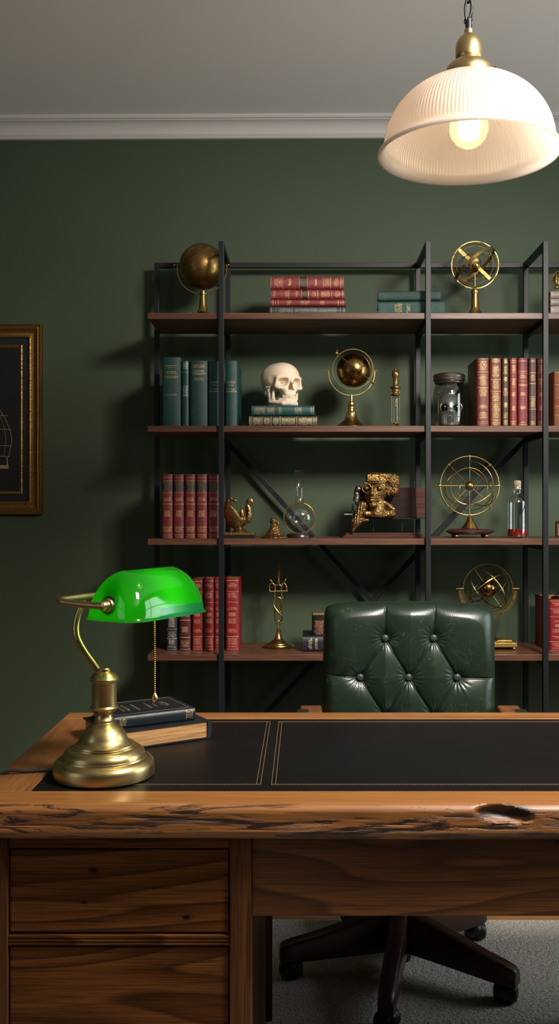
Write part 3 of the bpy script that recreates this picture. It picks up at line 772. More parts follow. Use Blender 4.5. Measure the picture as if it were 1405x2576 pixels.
b.lathe([(0, 0), (.008, 0), (.010, .003), (.006, .006), (.004, .010), (.009, .015), (.009, .018), (0, .018)], 20)
for k in range(4):
    a = PI/4+k*PI/2; q = Vector((math.cos(a), math.sin(a), 0))
    b.tube(spline([q*.004+Vector((0, 0, .010)), q*.011+Vector((0, 0, .012)), q*.016+Vector((0, 0, .006)), q*.022+Vector((0, 0, .003))], 5), .0026, 8)
b.build('foot', M['bronze2'], t)
M['clear'] = glass('clear_glass', refl=.10)
MB().lathe([(.0085, .018), (.0090, .022), (.0090, .104)], 24).build('glass_tube', M['clear'], t)
MB().lathe([(0, .040+.03), (.004, .043+.03), (.0045, .100), (0, .100)], 14, ).build('filament', M['bronze2'], t)

# ---- skull
M['bone'] = plain('matte_bone', (.74, .60, .45), .55, 0, .3, .1, 90, 0, .10)
M['bone_dark'] = plain('bone_cavity', (.16, .10, .06), .8)
Y = 3.33; u = Y/F
t = thing('skull', (xat(709, Y), Y, ZSK+.0006), 'ivory white human skull model resting on two lying books', 'skull', rz=R(31))
def f_skull(X, Yy, Z):
    ax_ = abs(X)
    c1 = ell(X, Yy, Z, (0, 2.2, 13.0), (7.0, 8.6, 7.0))
    c2 = ell(X, Yy, Z, (0, -1.6, 13.2), (5.9, 5.6, 6.2))
    d = smin(c1, c2, 1.5)
    d = smin(d, ell(X, Yy, Z, (0, 5.5, 9.5), (4.6, 4.6, 4.2)), 1.5)
    # face block
    d = smin(d, rbox(X, Yy, Z, (0, -4.6, 9.2), (3.3, 2.3, 3.2), 1.4), 1.4)
    d = smin(d, cap(ax_, Yy, Z, (1.0, -6.6, 12.7), (4.7, -5.4, 12.5), .85, .75), .9)
    d = smin(d, cap(ax_, Yy, Z, (5.0, -5.0, 12.2), (5.2, -4.6, 8.9), .62, .9), .7)
    d = smin(d, ell(ax_, Yy, Z, (4.3, -5.2, 8.3), (1.8, 1.3, 1.15)), .7)
    d = smin(d, cap(ax_, Yy, Z, (5.3, -4.6, 8.1), (6.5, .8, 8.6), .55, .5), .5)
    # maxilla
    d = smin(d, rbox(X, Yy, Z, (0, -5.0, 6.1), (2.5, 2.3, 1.9), 1.2), .9)
    # temporal hollow
    d = smax(d, -ell(ax_, Yy, Z, (8.0, -3.6, 11.3), (2.3, 2.6, 3.2)), .8)
    d = smax(d, -ell(ax_, Yy, Z, (4.9, -2.2, 6.6), (2.0, 2.9, 2.3)), .6)
    # orbits
    q = (ax_-3.15); zz = Z-10.35+.14*q
    orb = np.sqrt((abs(q)/1.95)**2.6+(abs(zz)/1.72)**2.6+(abs(Yy+7.4)/3.6)**2.2)-1
    d = smax(d, -orb*1.6, .35)
    d = smax(d, -ell(ax_, Yy, Z, (2.4, -4.2, 10.2), (.5, 1.2, .35)), .1)
    # nose: bridge, then pear shaped opening
    d = smin(d, cap(X, Yy, Z, (0, -6.9, 11.7), (0, -8.1, 9.7), .55, .62), .5)
    wd = np.clip((10.1-Z)/3.2, 0, 1)
    nz = np.maximum(np.maximum(ax_-(.28+1.05*wd**.8), Z-10.1), np.maximum(6.9+.3*(ax_<.3)-Z, Yy+3.4))
    d = smax(d, -nz, .25)
    d = np.minimum(d, np.maximum(np.maximum(ax_-.10, abs(Z-8.4)-1.5), np.maximum(Yy+3.0-0, -Yy-6.4)))
    # ear hole, mastoid
    d = smin(d, ell(ax_, Yy, Z, (5.3, 2.2, 6.4), (1.1, 1.4, 1.9)), .7)
    d = smax(d, -ell(ax_, Yy, Z, (7.0, 1.0, 7.9), (.8, .5, .5)), .2)
    # brow / coronal seam
    return d
def f_jaw(X, Yy, Z):
    ax_ = abs(X)
    d = cap(ax_, Yy, Z, (5.6, .4, 7.8), (5.2, -.5, 2.6), .75, .9)
    d = smin(d, cap(ax_, Yy, Z, (5.3, -2.6, 7.6), (5.1, -2.0, 3.6), .42, .75), 1.0)
    d = smin(d, cap(ax_, Yy, Z, (5.15, -.6, 2.3), (2.6, -5.6, 1.2), .95, 1.0), .9)
    d = smin(d, cap(ax_, Yy, Z, (2.6, -5.6, 1.25), (0, -6.9, 1.3), 1.05, 1.25), .8)
    d = smin(d, cap(ax_, Yy, Z, (3.2, -4.0, 2.9), (1.6, -6.4, 2.6), .7, .75), .6)
    d = smin(d, cap(ax_, Yy, Z, (1.6, -6.4, 2.6), (0, -7.0, 2.6), .75, .8), .5)
    return smax(d, -(Z-.02), .25)
sc_ = (zat(911, Y)-ZSK)/20.25
Ms = Matrix.Diagonal((sc_*1.14, sc_*1.12, sc_, 1))
sk = sdf_obj('cranium', f_skull, (-8.5, -9.5, 3), (8.5, 12, 21), .2, M['bone'], t, Ms)
jaw_ = sdf_obj('jawbone', f_jaw, (-7.2, -9, -.4), (7.2, 2.4, 9.4), .17, M['bone'], t, Ms)
for up_ in (1, 0):
    b = MB()
    N_ = 12
    for k in range(N_):
        a = R(-78+156*k/(N_-1)); x = 2.55*math.sin(a); y = -4.9-2.15*math.cos(a)
        wt = .34 if abs(a) < R(20) else .29
        hz = .62 if up_ else .52
        zc2 = 4.15-(.18 if abs(a) > R(50) else 0) if up_ else 3.22
        Mx = Ms @ Matrix.Translation((x, y, zc2)) @ Matrix.Rotation(a, 4, 'Z')
        b.sphere((0, 0, 0), 1, 12, 8, (wt, .34, hz), Mx)
        b.box(-wt*.72, wt*.72, -.24, .25, -hz*.85, hz*.85, Mx)
        b.tube([(0, .05, hz*.3*(1 if up_ else -1)), (0, .22, (1.3 if up_ else -1.0))], [.30, .20], 8, M=Mx)
    b.build('upper_teeth' if up_ else 'lower_teeth', M['bone'], sk if up_ else jaw_, 60)

# ---- glass jar with a mask face
Y = 3.31; u = Y/F
t = thing('glass_jar', (xat(1129, Y), Y, SZ[1]+e_), 'smoky glass jar with a skull face moulded inside and a ribbed metal lid', 'jar')
jh = zat(940, Y)-SZ[1]
M['smoke'] = glass('smoky_glass', refl=.10, tint=(.62, .64, .62), rough=.03)
b = MB(); b.lathe([(0, .004), (.048, .003), (.053, .006), (.0555, .012), (.0565, .04), (.0565, .095), (.054, .115), (.049, .128), (.046, .132), (.046, .145)], 48)
s_ = jh/.166
for v in b.v: v.z *= s_
b.build('glass_body', M['smoke'], t)
M['pewter'] = brass('dark_pewter', (.26, .23, .20), (.06, .045, .035), .33, .7, 60, .15)
b = MB(); b.lathe([(.047, .135), (.0505, .135), (.0515, .138), (.049, .140), (.0535, .1425), (.055, .147), (.0535, .150), (.055, .153), (.0555, .157), (.052, .162), (.044, .1645), (.02, .166), (0, .166)], 48)
for v in b.v: v.z *= s_
b.build('lid', M['pewter'], t)
def f_mask(X, Yy, Z):
    ax_ = abs(X)
    d = ell(X, Yy, Z, (0, 0, 6.6), (4.4, 4.3, 6.0))
    d = smin(d, rbox(X, Yy, Z, (0, -.4, 3.2), (3.1, 3.2, 2.6), 1.0), .8)
    d = smax(d, -ell(ax_, Yy, Z, (2.15, -4.8, 6.9), (1.35, 2.2, 1.25)), .3)
    d = smax(d, -ell(X, Yy, Z, (0, -4.7, 5.0), (.6, 1.2, .8)), .2)
    d = smin(d, ell(X, Yy, Z, (0, -3.9, 5.7), (1.3, .9, 1.0)), .5)
    d = d+.12*np.cos(X*9)*(np.abs(Z-2.8) < 1.4)
    return smax(d, -(Z-.5), .2)
M['smoke_face'] = plain('smoked_face', (.42, .42, .40), .30, .6)
M['eye_black'] = plain('eye_black', (.004, .004, .004), .1)
mu = .0098
fr_ = sdf_obj('face_relief', f_mask, (-5, -5.4, 0), (5, 5, 13.4), .2, M['smoke_face'], t, Matrix.Scale(mu, 4))
for s_ in (-1, 1):
    b = MB(); b.ring((s_*2.15*mu, -4.25*mu, 6.9*mu), 1.75*mu, (s_*.35, 1, 0), r=.0012, n=32); 
    b.build('eye_rim', M['pewter'], fr_)
    MB().sphere((s_*2.15*mu, -3.75*mu, 6.9*mu), 1.35*mu, 20, 12, (1, .5, 1)).build('eye', M['eye_black'], fr_, 180)
b = MB()
for k in range(9):
    a = R(-58+116*k/8); b.tube([(3.6*mu*math.sin(a), -3.75*mu*math.cos(a)*1.02, 1.5*mu), (3.6*mu*math.sin(a), -3.75*mu*math.cos(a)*1.02, 3.9*mu)], .0022, 8)
b.build('tooth_relief', M['pewter'], fr_)

# ---- bronze winged dish
Y = 3.33; u = Y/F
t = thing('bronze_dish', (xat(603, Y), Y, SZ[2]+e_), 'bronze dish shaped like upswept leaves on a square black foot, third shelf', 'ornament')
def f_dish(X, Yy, Z):     # px units, centre x 603, z up from shelf
    r1 = np.sqrt(X**2+(Yy*1.25)**2)
    th = np.arctan2(Z-58, X)
    shell = abs(np.sqrt(((X+8)/30)**2+(Yy/22)**2+((Z-66)/42)**2)-1)*24-2.0
    cut = Z-(62+ (-(X+6))*1.35)         # open towards the upper right
    left = smax(shell, cut, 3)
    left = smax(left, Z-97, 2)
    left = smin(left, cap(X, Yy, Z, (-33, 0, 86), (-22, -4, 98), 4.5, 3), 5)
    left = smin(left, cap(X, Yy, Z, (-22, -3, 97), (-11, -5, 93), 3, 4.5), 5)
    right = ell(X+ (Z-62)*.0, Yy, Z, (20, 0, 58), (11, 7, 24))
    right = smax(right, -ell(X, Yy, Z, (13, -5, 66), (7, 9, 20)), 2)
    right = smin(right, cap(X, Yy, Z, (17, 2, 70), (18, 2, 92), 3, 2.2), 4)
    right = smin(right, ell(X, Yy, Z, (26, 0, 91), (8, 4, 9)), 4)
    right = smin(right, ell(X, Yy, Z, (5, -3, 60), (6, 5, 14)), 3)
    mid = smin(ell(X, Yy, Z, (5, -5, 38), (5, 6, 7)), ell(X, Yy, Z, (2, -2, 45), (7, 6, 6)), 3)
    st_ = cap(X, Yy, Z, (-2, 0, 22), (-2, 0, 34), 9, 6)
    cone = np.maximum(np.sqrt(X**2+Yy**2)-(7+np.clip(24-Z, 0, 12)*1.4), abs(Z-17)-6)
    d = smin(smin(left, right, 4), mid, 3); d = smin(d, st_, 4); d = smin(d, cone, 2)
    return d+.6*np.sin(X*.5+Z*.3)*np.sin(Z*.45)*.5
sdf_obj('leaf_bowl', f_dish, (-42, -24, 9), (38, 24, 106), 1.15, M['bronze2'], t, Matrix.Scale(u, 4))
hw = 37*u
MB().box(-hw, hw, -hw*.8, hw*.8, 6.5*u, 13*u).build('plinth_top', M['bronze2'], t, 0, .0015)
MB().box(-hw*1.03, hw*1.03, -hw*.83, hw*.83, 0, 6.4*u).build('plinth', M['black_wood'], t, 0, .001)

# ---- rough gilded mound
Y = 3.275; u = Y/F
t = thing('gilded_mound', (xat(690, Y), Y, SZ[2]+e_), 'small rough gilded bell-shaped mound between the bronze dish and the round flask', 'ornament')
def f_mound(X, Yy, Z):
    r = np.sqrt(X**2+Yy**2); 
    prof = 10+24*np.clip(1-Z/34, 0, 1)**1.9+2.5*np.exp(-((Z-3)/3)**2)
    d = (r-prof)*.6
    d = smax(d, Z-48-.18*(-X*1.0), 3)
    d = smin(d, ell(X, Yy, Z, (-4, -2, 45), (7, 6, 6)), 3)
    d = smin(d, ell(X, Yy, Z, (9, -4, 38), (4, 5, 6)), 2)
    d = smax(d, -ell(X, Yy, Z, (3, -10, 34), (3.2, 6, 7)), 2)
    d = smax(d, -Z, .5)
    return d+.9*np.sin(X*.55+1)*np.sin(Z*.6)*np.cos(Yy*.5)
sdf_obj('mound', f_mound, (-38, -38, -2), (38, 38, 56), 1.0, M['bronze'], t, Matrix.Scale(u, 4), 1)

# ---- round glass flask
Y = 3.33; u = Y/F
t = thing('round_flask', (xat(753, Y), Y, SZ[2]+e_), 'clear round glass flask with a tall neck and gold rim ring on a black base', 'flask')
zc_ = zat(1303, Y)-SZ[2]; R0 = 40*u; nr = 10.8*u; zt_ = zat(1184, Y)-SZ[2]
prof = []
for k in range(25):
    a = -90+ (90+76)*k/24
    prof.append((max(0, R0*math.cos(R(a))), zc_+R0*math.sin(R(a))))
prof = [p for p in prof if not (p[1] > zc_ and p[0] < nr*1.2)]
prof += [(nr*1.15, zc_+R0*1.02), (nr, zc_+R0*1.10), (nr, zt_-.002), (nr*1.35, zt_), (nr*1.35, zt_+.001)]
MB().lathe(prof, 48).build('glass_bulb', M['clear'], t, 180)
b = MB(); b.ring((0, -.004, zc_), 39.5*u, (0, 1, 0), band=(.0042, .016), n=80); b.build('gold_ring', M['brass'], t)
b = MB(); b.box(-.013, .013, -.016, .004, zc_-44*u, zc_-38*u); b.box(-.006, .006, -.014, .0, zc_+36*u, zc_+40*u)
b.build('ring_clasp', M['brass'], t, 0, .001)
MB().lathe([(0, 0), (.047, 0), (.047, .004), (.043, .012), (.034, .015), (.02, .013), (0, .0125)], 40).build('base', M['black_wood'], t)

# ---- gilded bust, its stand and the leather cases
Y = 3.33; u = Y/F
zb = SZ[2]
t = thing('display_stand', (xat(965, Y), Y, zb+e_), 'low brown wooden board with thin metal rods that carry the gilded bust', 'stand')
def hx(p): return xat(p, Y)-t.location.x
zs = zat(1303, Y)-zb
M['stand_wood'] = wood('stand_board', (.06, .020, .012), (.10, .034, .022), (.04, .013, .009), 0, 9, 8, .45, coat=0, spec=.2)
b = MB(); b.prism([(hx(859), 0), (hx(1072), 0), (hx(1062), .011), (hx(866), .011)], -.045, .045); b.box(hx(868), hx(1060), -.036, .036, .011, .0165)
b.build('base_board', M['stand_wood'], t, 0, .001)
for p in (937.5, 1010):
    MB().tube([(hx(p), .0, .016), (hx(p), .0, zs-.003)], .0022, 8).build('rod', M['black_metal'], t)
b = MB(); b.box(hx(884), hx(1072), -.02, .05, zs-.003, zs); b.build('rest_plate', M['black_metal'], t, 0)
b = MB(); b.tube([(hx(864), .0, zs+.012), (hx(886), .0, zs+.012)], .0035, 10); b.tube([(hx(886), .0, zs-.001), (hx(886), .0, zs+.05)], .003, 8)
b.sphere((hx(864), 0, zs+.012), .006, 12, 8, (.5, 1, 1)); b.build('side_peg', M['pewter'], t)
# leather cases behind the bust
zz = zb+zs+.0006
for k, (p0, p1) in enumerate([(1303, 1278), (1277.5, 1251), (1250.5, 1225)]):
    h_ = (p0-p1)*u
    q = thing('leather_case', (xat(1010, Y), Y+.026, zz), ['dark brown leather case at the bottom of the three behind the gilded bust', 'dark brown leather case in the middle of the three behind the gilded bust', 'dark brown leather case on top of the three behind the gilded bust'][k], 'case', group='leather cases behind the bust')
    a0, a1, a2 = xat(905, Y)-q.location.x, xat(1046-k*1.0, Y)-q.location.x, xat(1086, Y)-q.location.x
    MB().box(a0, a1, -.016, .05, 0, h_-.001).build('body', B['brown_case'], q, 0, .0012)
    MB().box(a1+.0003, a2, -.019, .052, 0, h_-.0008).build('end_cap', M['stand_wood'], q, 0, .0012)
    zz += h_
# bust
Yb = 3.285; ub = Yb/F
q = thing('gilded_bust', (xat(945, Yb), Yb, zb+.018+e_), 'rough gilded bust of a man in round glasses with bushy hair, third shelf', 'bust')
zp = lambda p: (zat(p, Yb)-q.location.z)/ub
def f_bust(X, Yy, Z):
    # px units; X from 945, Z above the base board; Yy depth, head turned to the left
    h0 = zp(1240)
    Zc = Z-h0
    d = ell(X, Yy, Zc, (4, 4, 12), (26, 28, 34))                        # head
    d = smin(d, ell(X, Yy, Zc, (-8, -10, -8), (19, 17, 24)), 6)          # face lower
    d = smin(d, rbox(X, Yy, Zc, (6, 2, 38), (30, 22, 14), 8), 7)        # flat topped hair
    d = smin(d, ell(X, Yy, Zc, (40, 8, 30), (22, 20, 22)), 7)
    d = smin(d, ell(X, Yy, Zc, (42, 10, 8), (16, 16, 18)), 7)
    d = smin(d, rbox(X, Yy, Zc, (-9, -24, 37), (17, 5, 10), 4), 4)      # forehead
    d = smin(d, cap(X, Yy, Zc, (-30, -22, 24), (18, -25, 26), 3.2), 3)      # brow
    for (x, y) in ((-25, -24), (7, -27)):
        d = smax(d, -ell(X, Yy, Zc, (x, y-6, 11), (9.5, 8, 9)), 2)
        d = smin(d, ell(X, Yy, Zc, (x, y+1, 11), (6.5, 6, 6)), 1.5)
    d = smin(d, cap(X, Yy, Zc, (-11, -29, 17), (-13, -38, -2), 3, 4.6), 2.5)      # nose
    d = smin(d, ell(X, Yy, Zc, (-13, -33, -4), (8, 5, 3.6)), 1.5)
    d = smax(d, -cap(X, Yy, Zc, (-18, -33, -14.5), (0, -32, -15), 1.5), 1)        # mouth line
    d = smin(d, cap(X, Yy, Zc, (-16, -28, -11.5), (0, -27, -11.5), 2.6), 1.5)
    d = smin(d, cap(X, Yy, Zc, (-15, -28, -18), (-1, -27, -18.5), 3.0), 1.5)
    d = smin(d, ell(X, Yy, Zc, (-9, -24, -30), (11, 9, 8)), 3)           # chin
    d = smin(d, ell(X, Yy, Zc, (30, -6, 3), (5, 6, 11)), 3)             # ear
    # neck, collar
    d = smin(d, cap(X, Yy, Zc, (6, -2, -28), (4, 0, -52), 17, 22), 5)
    d = smin(d, cap(X, Yy, Zc, (-26, -6, -52), (40, 0, -52), 9, 10), 5)
    d = smin(d, cap(X, Yy, Zc, (22, -8, -24), (42, -4, -40), 5, 6), 4)
    d = smax(d, -(Zc+62), 2)
    d = smax(d, Zc-51-.06*(-X), 2)
    tex = np.sin(X*.75+2*np.sin(Zc*.31))*np.sin(Zc*.8+1.5*np.sin(Yy*.4))*np.cos(Yy*.6)
    hair = np.clip((X-14)/12, 0, 1)+np.clip((Zc-30)/10, 0, 1)*.5
    return d+tex*(.55+1.3*np.clip(hair, 0, 1.2))
hd_ = sdf_obj('head', f_bust, (-50, -50, zp(1306)), (70, 38, zp(1182)), 1.35, M['bronze'], q, Matrix.Scale(ub, 4), 1)
b = MB(); h0 = zp(1240)
for (x, y, r_) in ((-25, -31, 11), (8, -34, 12)): b.ring((x*ub, y*ub, (h0+11)*ub), r_*ub, (.1, 1, 0), r=.0016, n=32)
b.tube([(-14*ub, -33*ub, (h0+13)*ub), (-4*ub, -35*ub, (h0+13)*ub)], .0012, 6)
b.tube([(20*ub, -33*ub, (h0+13)*ub), (30*ub, -8*ub, (h0+10)*ub)], .0014, 6)
b.build('spectacles', M['bronze2'], hd_)
def f_drape(X, Yy, Z):
    d = cap(X, Yy, Z, (-32, 0, zp(1272)), (-50, -2, zp(1315)), 13, 11)
    d = smin(d, cap(X, Yy, Z, (-50, -2, zp(1312)), (-58, -3, zp(1335)), 11, 4), 4)
    d = smin(d, cap(X, Yy, Z, (-48, -2, zp(1310)), (-22, -3, zp(1308)), 8, 4), 4)
    d = smin(d, cap(X, Yy, Z, (-26, 0, zp(1270)), (-8, 2, zp(1285)), 8, 8), 5)
    return d+1.0*np.sin(X*1.1-Z*.15)*np.clip((Z-20)/10, 0, 1)+.9*np.sin(X*.7)*np.sin(Z*.8)*np.cos(Yy*.6)
sdf_obj('drape', f_drape, (-72, -20, -2), (12, 20, zp(1252)), 1.3, M['bronze'], q, Matrix.Scale(ub, 4), 1)
b = MB(); Mq = Matrix.Scale(ub, 4)
b.tube(spline([(-50, 6, zp(1262)), (-47, 6, zp(1250)), (-48, 6, zp(1238)), (-44, 4, zp(1230))], 5), [9, 9, 9, 9, 9, 8, 8, 8, 8, 8, 7, 7, 7, 7, 7, 7], 12, M=Mq)
b.sphere((-44, 2, zp(1230)), 9, 16, 10, M=Mq); b.tube([(-50, 6, zp(1262)), (-40, 8, zp(1275))], 5, 8, M=Mq)
b.build('raised_hand', M['pewter'], q)

# ---- large wire armillary, third shelf
Y = 3.33; u = Y/F
t = thing('armillary_sphere', (xat(1181, Y), Y, SZ[2]+e_), 'large gold wire armillary sphere on a dark footed wooden base, third shelf', 'armillary sphere')
c = local(1180, 1222, Y, t)
b = MB(); b.ring(c, 74*u, (0, 1, 0), r=.0027, n=96)
for a in (90, 270, 0, 180, 45, 135, 315, 225): 
    q_ = Vector((math.cos(R(a)), 0, math.sin(R(a)))); b.tube([c+q_*71*u, c+q_*77*u], .0038, 8)
b.build('outer_ring', M['brass'], t)
b = MB()
b.ring(c+Vector((-.002, 0, -.002)), 46*u, (.06, 1, .05), r=.0019, n=72)
b.ring(c, 62*u, (.55, 1, .1), r=.0016, n=72); b.ring(c, 64*u, (.35, .75, -.75), r=.0015, n=72); b.ring(c, 68*u, (.7, .45, .75), r=.0014, n=72)
b.ring(c+Vector((-.004, 0, -.01)), 24*u, (.5, .8, -.4), r=.0011, n=40)
b.build('inner_ring', M['brass'], t)
b = MB()
for a in (90, 0, 180, 47, 135, 228, 318): 
    q_ = Vector((math.cos(R(a)), -.05, math.sin(R(a)))); b.tube([c, c+q_*73*u], .0013, 8)
b.tube([c, c+Vector((0, 0, -78*u))], .0016, 8)
b.build('spoke', M['brass'], t)
MB().sphere(c, 11.5*u, 24, 16).build('centre_ball', M['brass'], t, 180)
zt_ = zat(1296, Y)-SZ[2]
pr = [(0, .031)]
b = MB(); z0_ = .031
rows_ = 9; pr = [(.0235, z0_)]
for k in range(rows_):
    f0 = k/rows_; f1 = (k+1)/rows_; r0 = .0235*(1-f0)**1.5+.0055; zz0 = z0_+(zt_-z0_)*f0; zz1 = z0_+(zt_-z0_)*f1
    pr += [(r0, zz0+.0003), (r0+.0008, (zz0+zz1)/2), (r0-.0006, zz1-.0006)]
pr.append((0, zt_))
MB().lathe(pr, 32).build('ringed_cone', M['brass'], t)
b = MB(); b.lathe([(0, .011), (.062, .011), (.075, .014), (.077, .018), (.084, .0185), (.086, .022), (.082, .026), (.078, .027), (.070, .0305), (0, .031)], 56)
for v in b.v: v.y *= .62
b.build('wooden_base', plain('dark_rosewood', (.045, .014, .014), .25, coat=.4), t)
for (x, y) in ((-.052, -.028), (.052, -.028), (-.052, .028), (.052, .028)):
    MB().sphere((x, y, .0062), .0095, 16, 10, (1, 1, .65)).build('ball_foot', M['brass'], t, 180)

# ---- bottle with red liquid
Y = 3.31; u = Y/F
t = thing('glass_bottle', (xat(1300, Y), Y, SZ[2]+e_), 'clear corked glass bottle with a little red liquid, third shelf', 'bottle')
H_ = zat(1209, Y)-SZ[2]; k_ = H_/.199
pr = [(0, .003), (.030, .0015), (.0335, .004), (.0342, .010), (.0342, .122), (.032, .131), (.024, .143), (.0165, .150), (.0145, .156), (.0145, .166), (.0165, .168), (.0165, .172), (.0145, .175), (.0145, .184)]
MB().lathe([(r, z*k_) for r, z in pr], 44).build('glass_body', M['clear'], t)
m_, nt_ = newmat('red_liquid'); bb = nd(nt_, 'ShaderNodeBsdfPrincipled', Roughness=.12); bb.inputs['Base Color'].default_value = (*srgb(118, 22, 12), 1); out(nt_, bb.outputs[0])
MB().lathe([(0, .0045), (.031, .0045), (.0332, .009), (.0332, .030), (0, .030)], 40).build('red_liquid', m_, t)
M['cork'] = plain('stained_cork', (.33, .27, .18), .8, 0, .2, .9, 160, var=.4)
MB().lathe([(r, z*k_) for r, z in [(.0128, .168), (.0128, .184), (.0140, .186), (.0135, .194), (.0115, .199), (0, .199)]], 28).build('cork', M['cork'], t)

# small frame at the right edge of the third shelf
Y = 3.40
t = thing('small_frame', (xat(1432, Y), Y, SZ[2]+e_), 'small dark brown picture frame cut by the right edge, third shelf', 'picture frame')
u = Y/F; h_ = 39*u; w_ = 35*u
MB().frame(-w_, w_, 0, h_, [(0, 0), (0, .012), (.002, .014), (.007, .010), (.007, 0.004)], .008).build('frame', M['stand_wood'], t, 30)
MB().box(-w_+.005, w_-.005, .003, .008, .005, h_-.005).build('picture', plain('sepia_print', (.20, .11, .07), .6, var=.4, bscale=60), t, 0)

# ---- brass candlestick-like figure, lowest shelf
Y = 3.375; u = Y/F
t = thing('brass_sculpture', (xat(700, Y), Y, SZ[3]+e_), 'tall twisted brass ornament like a tangled key on a round foot, lowest shelf', 'ornament')
zq = lambda p: zat(p, Y)-SZ[3]
hx = lambda p: xat(p, Y)-t.location.x
pr = [(0, 0), (40, 0), (41, 1.5), (38, 3.5), (35, 5), (34, 7), (28, 9), (27, 11), (20, 13.5), (19, 15), (13, 18), (9, 24), (6.5, 31), (5, 40), (5.5, 43), (4, 45), (0, 46)]
MB().lathe([(r*u, z*u) for r, z in pr], 44).build('foot', M['brass'], t)
W = lambda l: [(hx(a), dy, zq(c_)) for a, c_, dy in l]
b = MB()
ww = .0036
b.tube(spline(W([(700, 1580, 0), (697, 1572, 0), (696, 1566, 0), (700, 1562, 0), (704, 1566, 0), (704, 1572, 0), (700, 1581, 0)]), 5), .003, 8)
b.tube(spline(W([(693, 1566, 0), (691, 1540, 0), (690, 1518, 0), (692, 1508, 0), (699, 1503, 0), (706, 1508, 0), (707, 1530, .002), (707, 1546, .004)]), 6), ww, 10)
b.tube(spline(W([(692, 1508, -.004), (688, 1520, -.005), (692, 1530, -.006), (701, 1541, -.006), (708, 1549, -.004), (708, 1558, -.002), (702, 1565, 0)]), 6), ww, 10)
b.build('twisted_stem', M['brass'], t)
b = MB()
b.tube(W([(690, 1503, 0), (690, 1488, 0)]), .0028, 8); b.tube(W([(707, 1504, 0), (708, 1488, 0)]), .0028, 8)
b.tube(W([(678, 1488.5, 0), (721, 1487, 0)]), .0036, 10)
b.tube(spline(W([(678, 1488, 0), (677, 1478, 0), (679, 1470, 0), (684, 1466, 0), (680, 1460, 0)]), 5), .0032, 8)
b.tube(spline(W([(720, 1487, 0), (720, 1478, 0), (717, 1470, 0), (713, 1466, 0), (717, 1459, 0)]), 5), .0032, 8)
b.tube(spline(W([(684, 1466, 0), (690, 1474, 0), (692, 1486, 0)]), 5), .0028, 8); b.tube(spline(W([(713, 1466, 0), (709, 1474, 0), (706, 1486, 0)]), 5), .0028, 8)
b.tube(spline(W([(691, 1486, 0), (692, 1474, 0), (699, 1472, 0), (707, 1474, 0), (706, 1486, 0)]), 5), .0028, 8)
for p_ in ((680, 1460), (717, 1459), (678, 1487), (720, 1487), (710, 1505), (690, 1472), (709, 1470)): b.sphere(W([(p_[0], p_[1], 0)])[0], .005, 12, 8)
b.build('crown_frame', M['bronze2'], t)
pr = [(3, 1472), (4, 1466), (4.5, 1463), (3, 1461), (3, 1455), (5.5, 1453), (3, 1450), (6, 1447), (3, 1444), (5.5, 1440), (3, 1437), (5.5, 1434), (2.5, 1431), (5, 1427), (2, 1424), (3, 1421), (1, 1418), (0, 1414)]
MB().lathe([(r*u, zq(p_)) for r, p_ in pr], 16).build('beaded_spire', M['bronze2'], t)

# ---- gyroscope armillary behind the chair
Y = 3.35; u = Y/F
t = thing('armillary_sphere', (xat(1226, Y), Y, SZ[3]+e_), 'brass armillary sphere in a half-round cradle partly behind the green chair', 'armillary sphere')
c = local(1226, 1480, Y, t)
b = MB(); b.ring(c, 61.5*u, (.05, 1, .05), band=(.003, .004), n=80); b.build('outer_ring', M['brass'], t)
b = MB(); tl = Matrix.Rotation(R(-35), 3, 'Y')
b.ring(c, 57*u, tl @ Vector((.0, .45, 1)), band=(.0016, .004), n=72); b.ring(c, 59*u, tl @ Vector((.95, .4, .0)), band=(.0016, .004), n=72)
b.ring(c, 56*u, tl @ Vector((.3, .75, -.6)), band=(.0016, .004), n=72); b.ring(c, 50*u, tl @ Vector((0, .3, -1)), band=(.004, .0012), n=72)
b.build('inner_ring', M['brass'], t)
b = MB(); ds = tl @ Vector((1, 0, 0)); b.tube([c-tl @ Vector((0, 0, 60*u)), c+tl @ Vector((0, 0, 60*u))], .0014, 8); b.build('axis_rod', M['brass'], t)
MB().sphere(c, 22*u, 28, 20).build('dark_ball', M['gold_dark'], t, 180)
b = MB(); b.ring(c+Vector((0, 0, -3*u)), 69*u, (0, 1, 0), band=(.0125, .005), a0=92, a1=268, n=60); b.build('cradle_arc', M['brass'], t)
for s_ in (-1, 1):
    b = MB()
    for k, r_ in ((62, .0035), (67, .004), (71, .0045), (75, .003), (78, .003)): b.sphere(c+Vector((s_*k*u, 0, -1*u)), r_, 12, 8)
    b.tube([c+Vector((s_*60*u, 0, -u)), c+Vector((s_*79*u, 0, -u))], .0018, 8)
    b.build('pivot_pin', M['brass'], t)
hb = SZ[3]
b = MB(); b.lathe([(.050, .034), (.034, .037), (.028, .041), (.020, .052), (.012, .066), (.010, zat(1556, Y)-hb), (0, zat(1556, Y)-hb+.002)], 36); b.build('stem', M['brass'], t)
a_ = 66*u
b = MB(); b.box(-a_, a_, -.05, .05, .010, .026); b.box(-a_*.84, a_*.84, -.04, .04, .026, .034); b.build('square_base', M['bar_brass'], t, 0, .002)
for x_ in (-1, 1):
    for y_ in (-1, 1): MB().sphere((x_*(a_-.010), y_*.040, .0058), .0085, 14, 8, (1, 1, .68)).build('foot', M['brass'], t, 180)

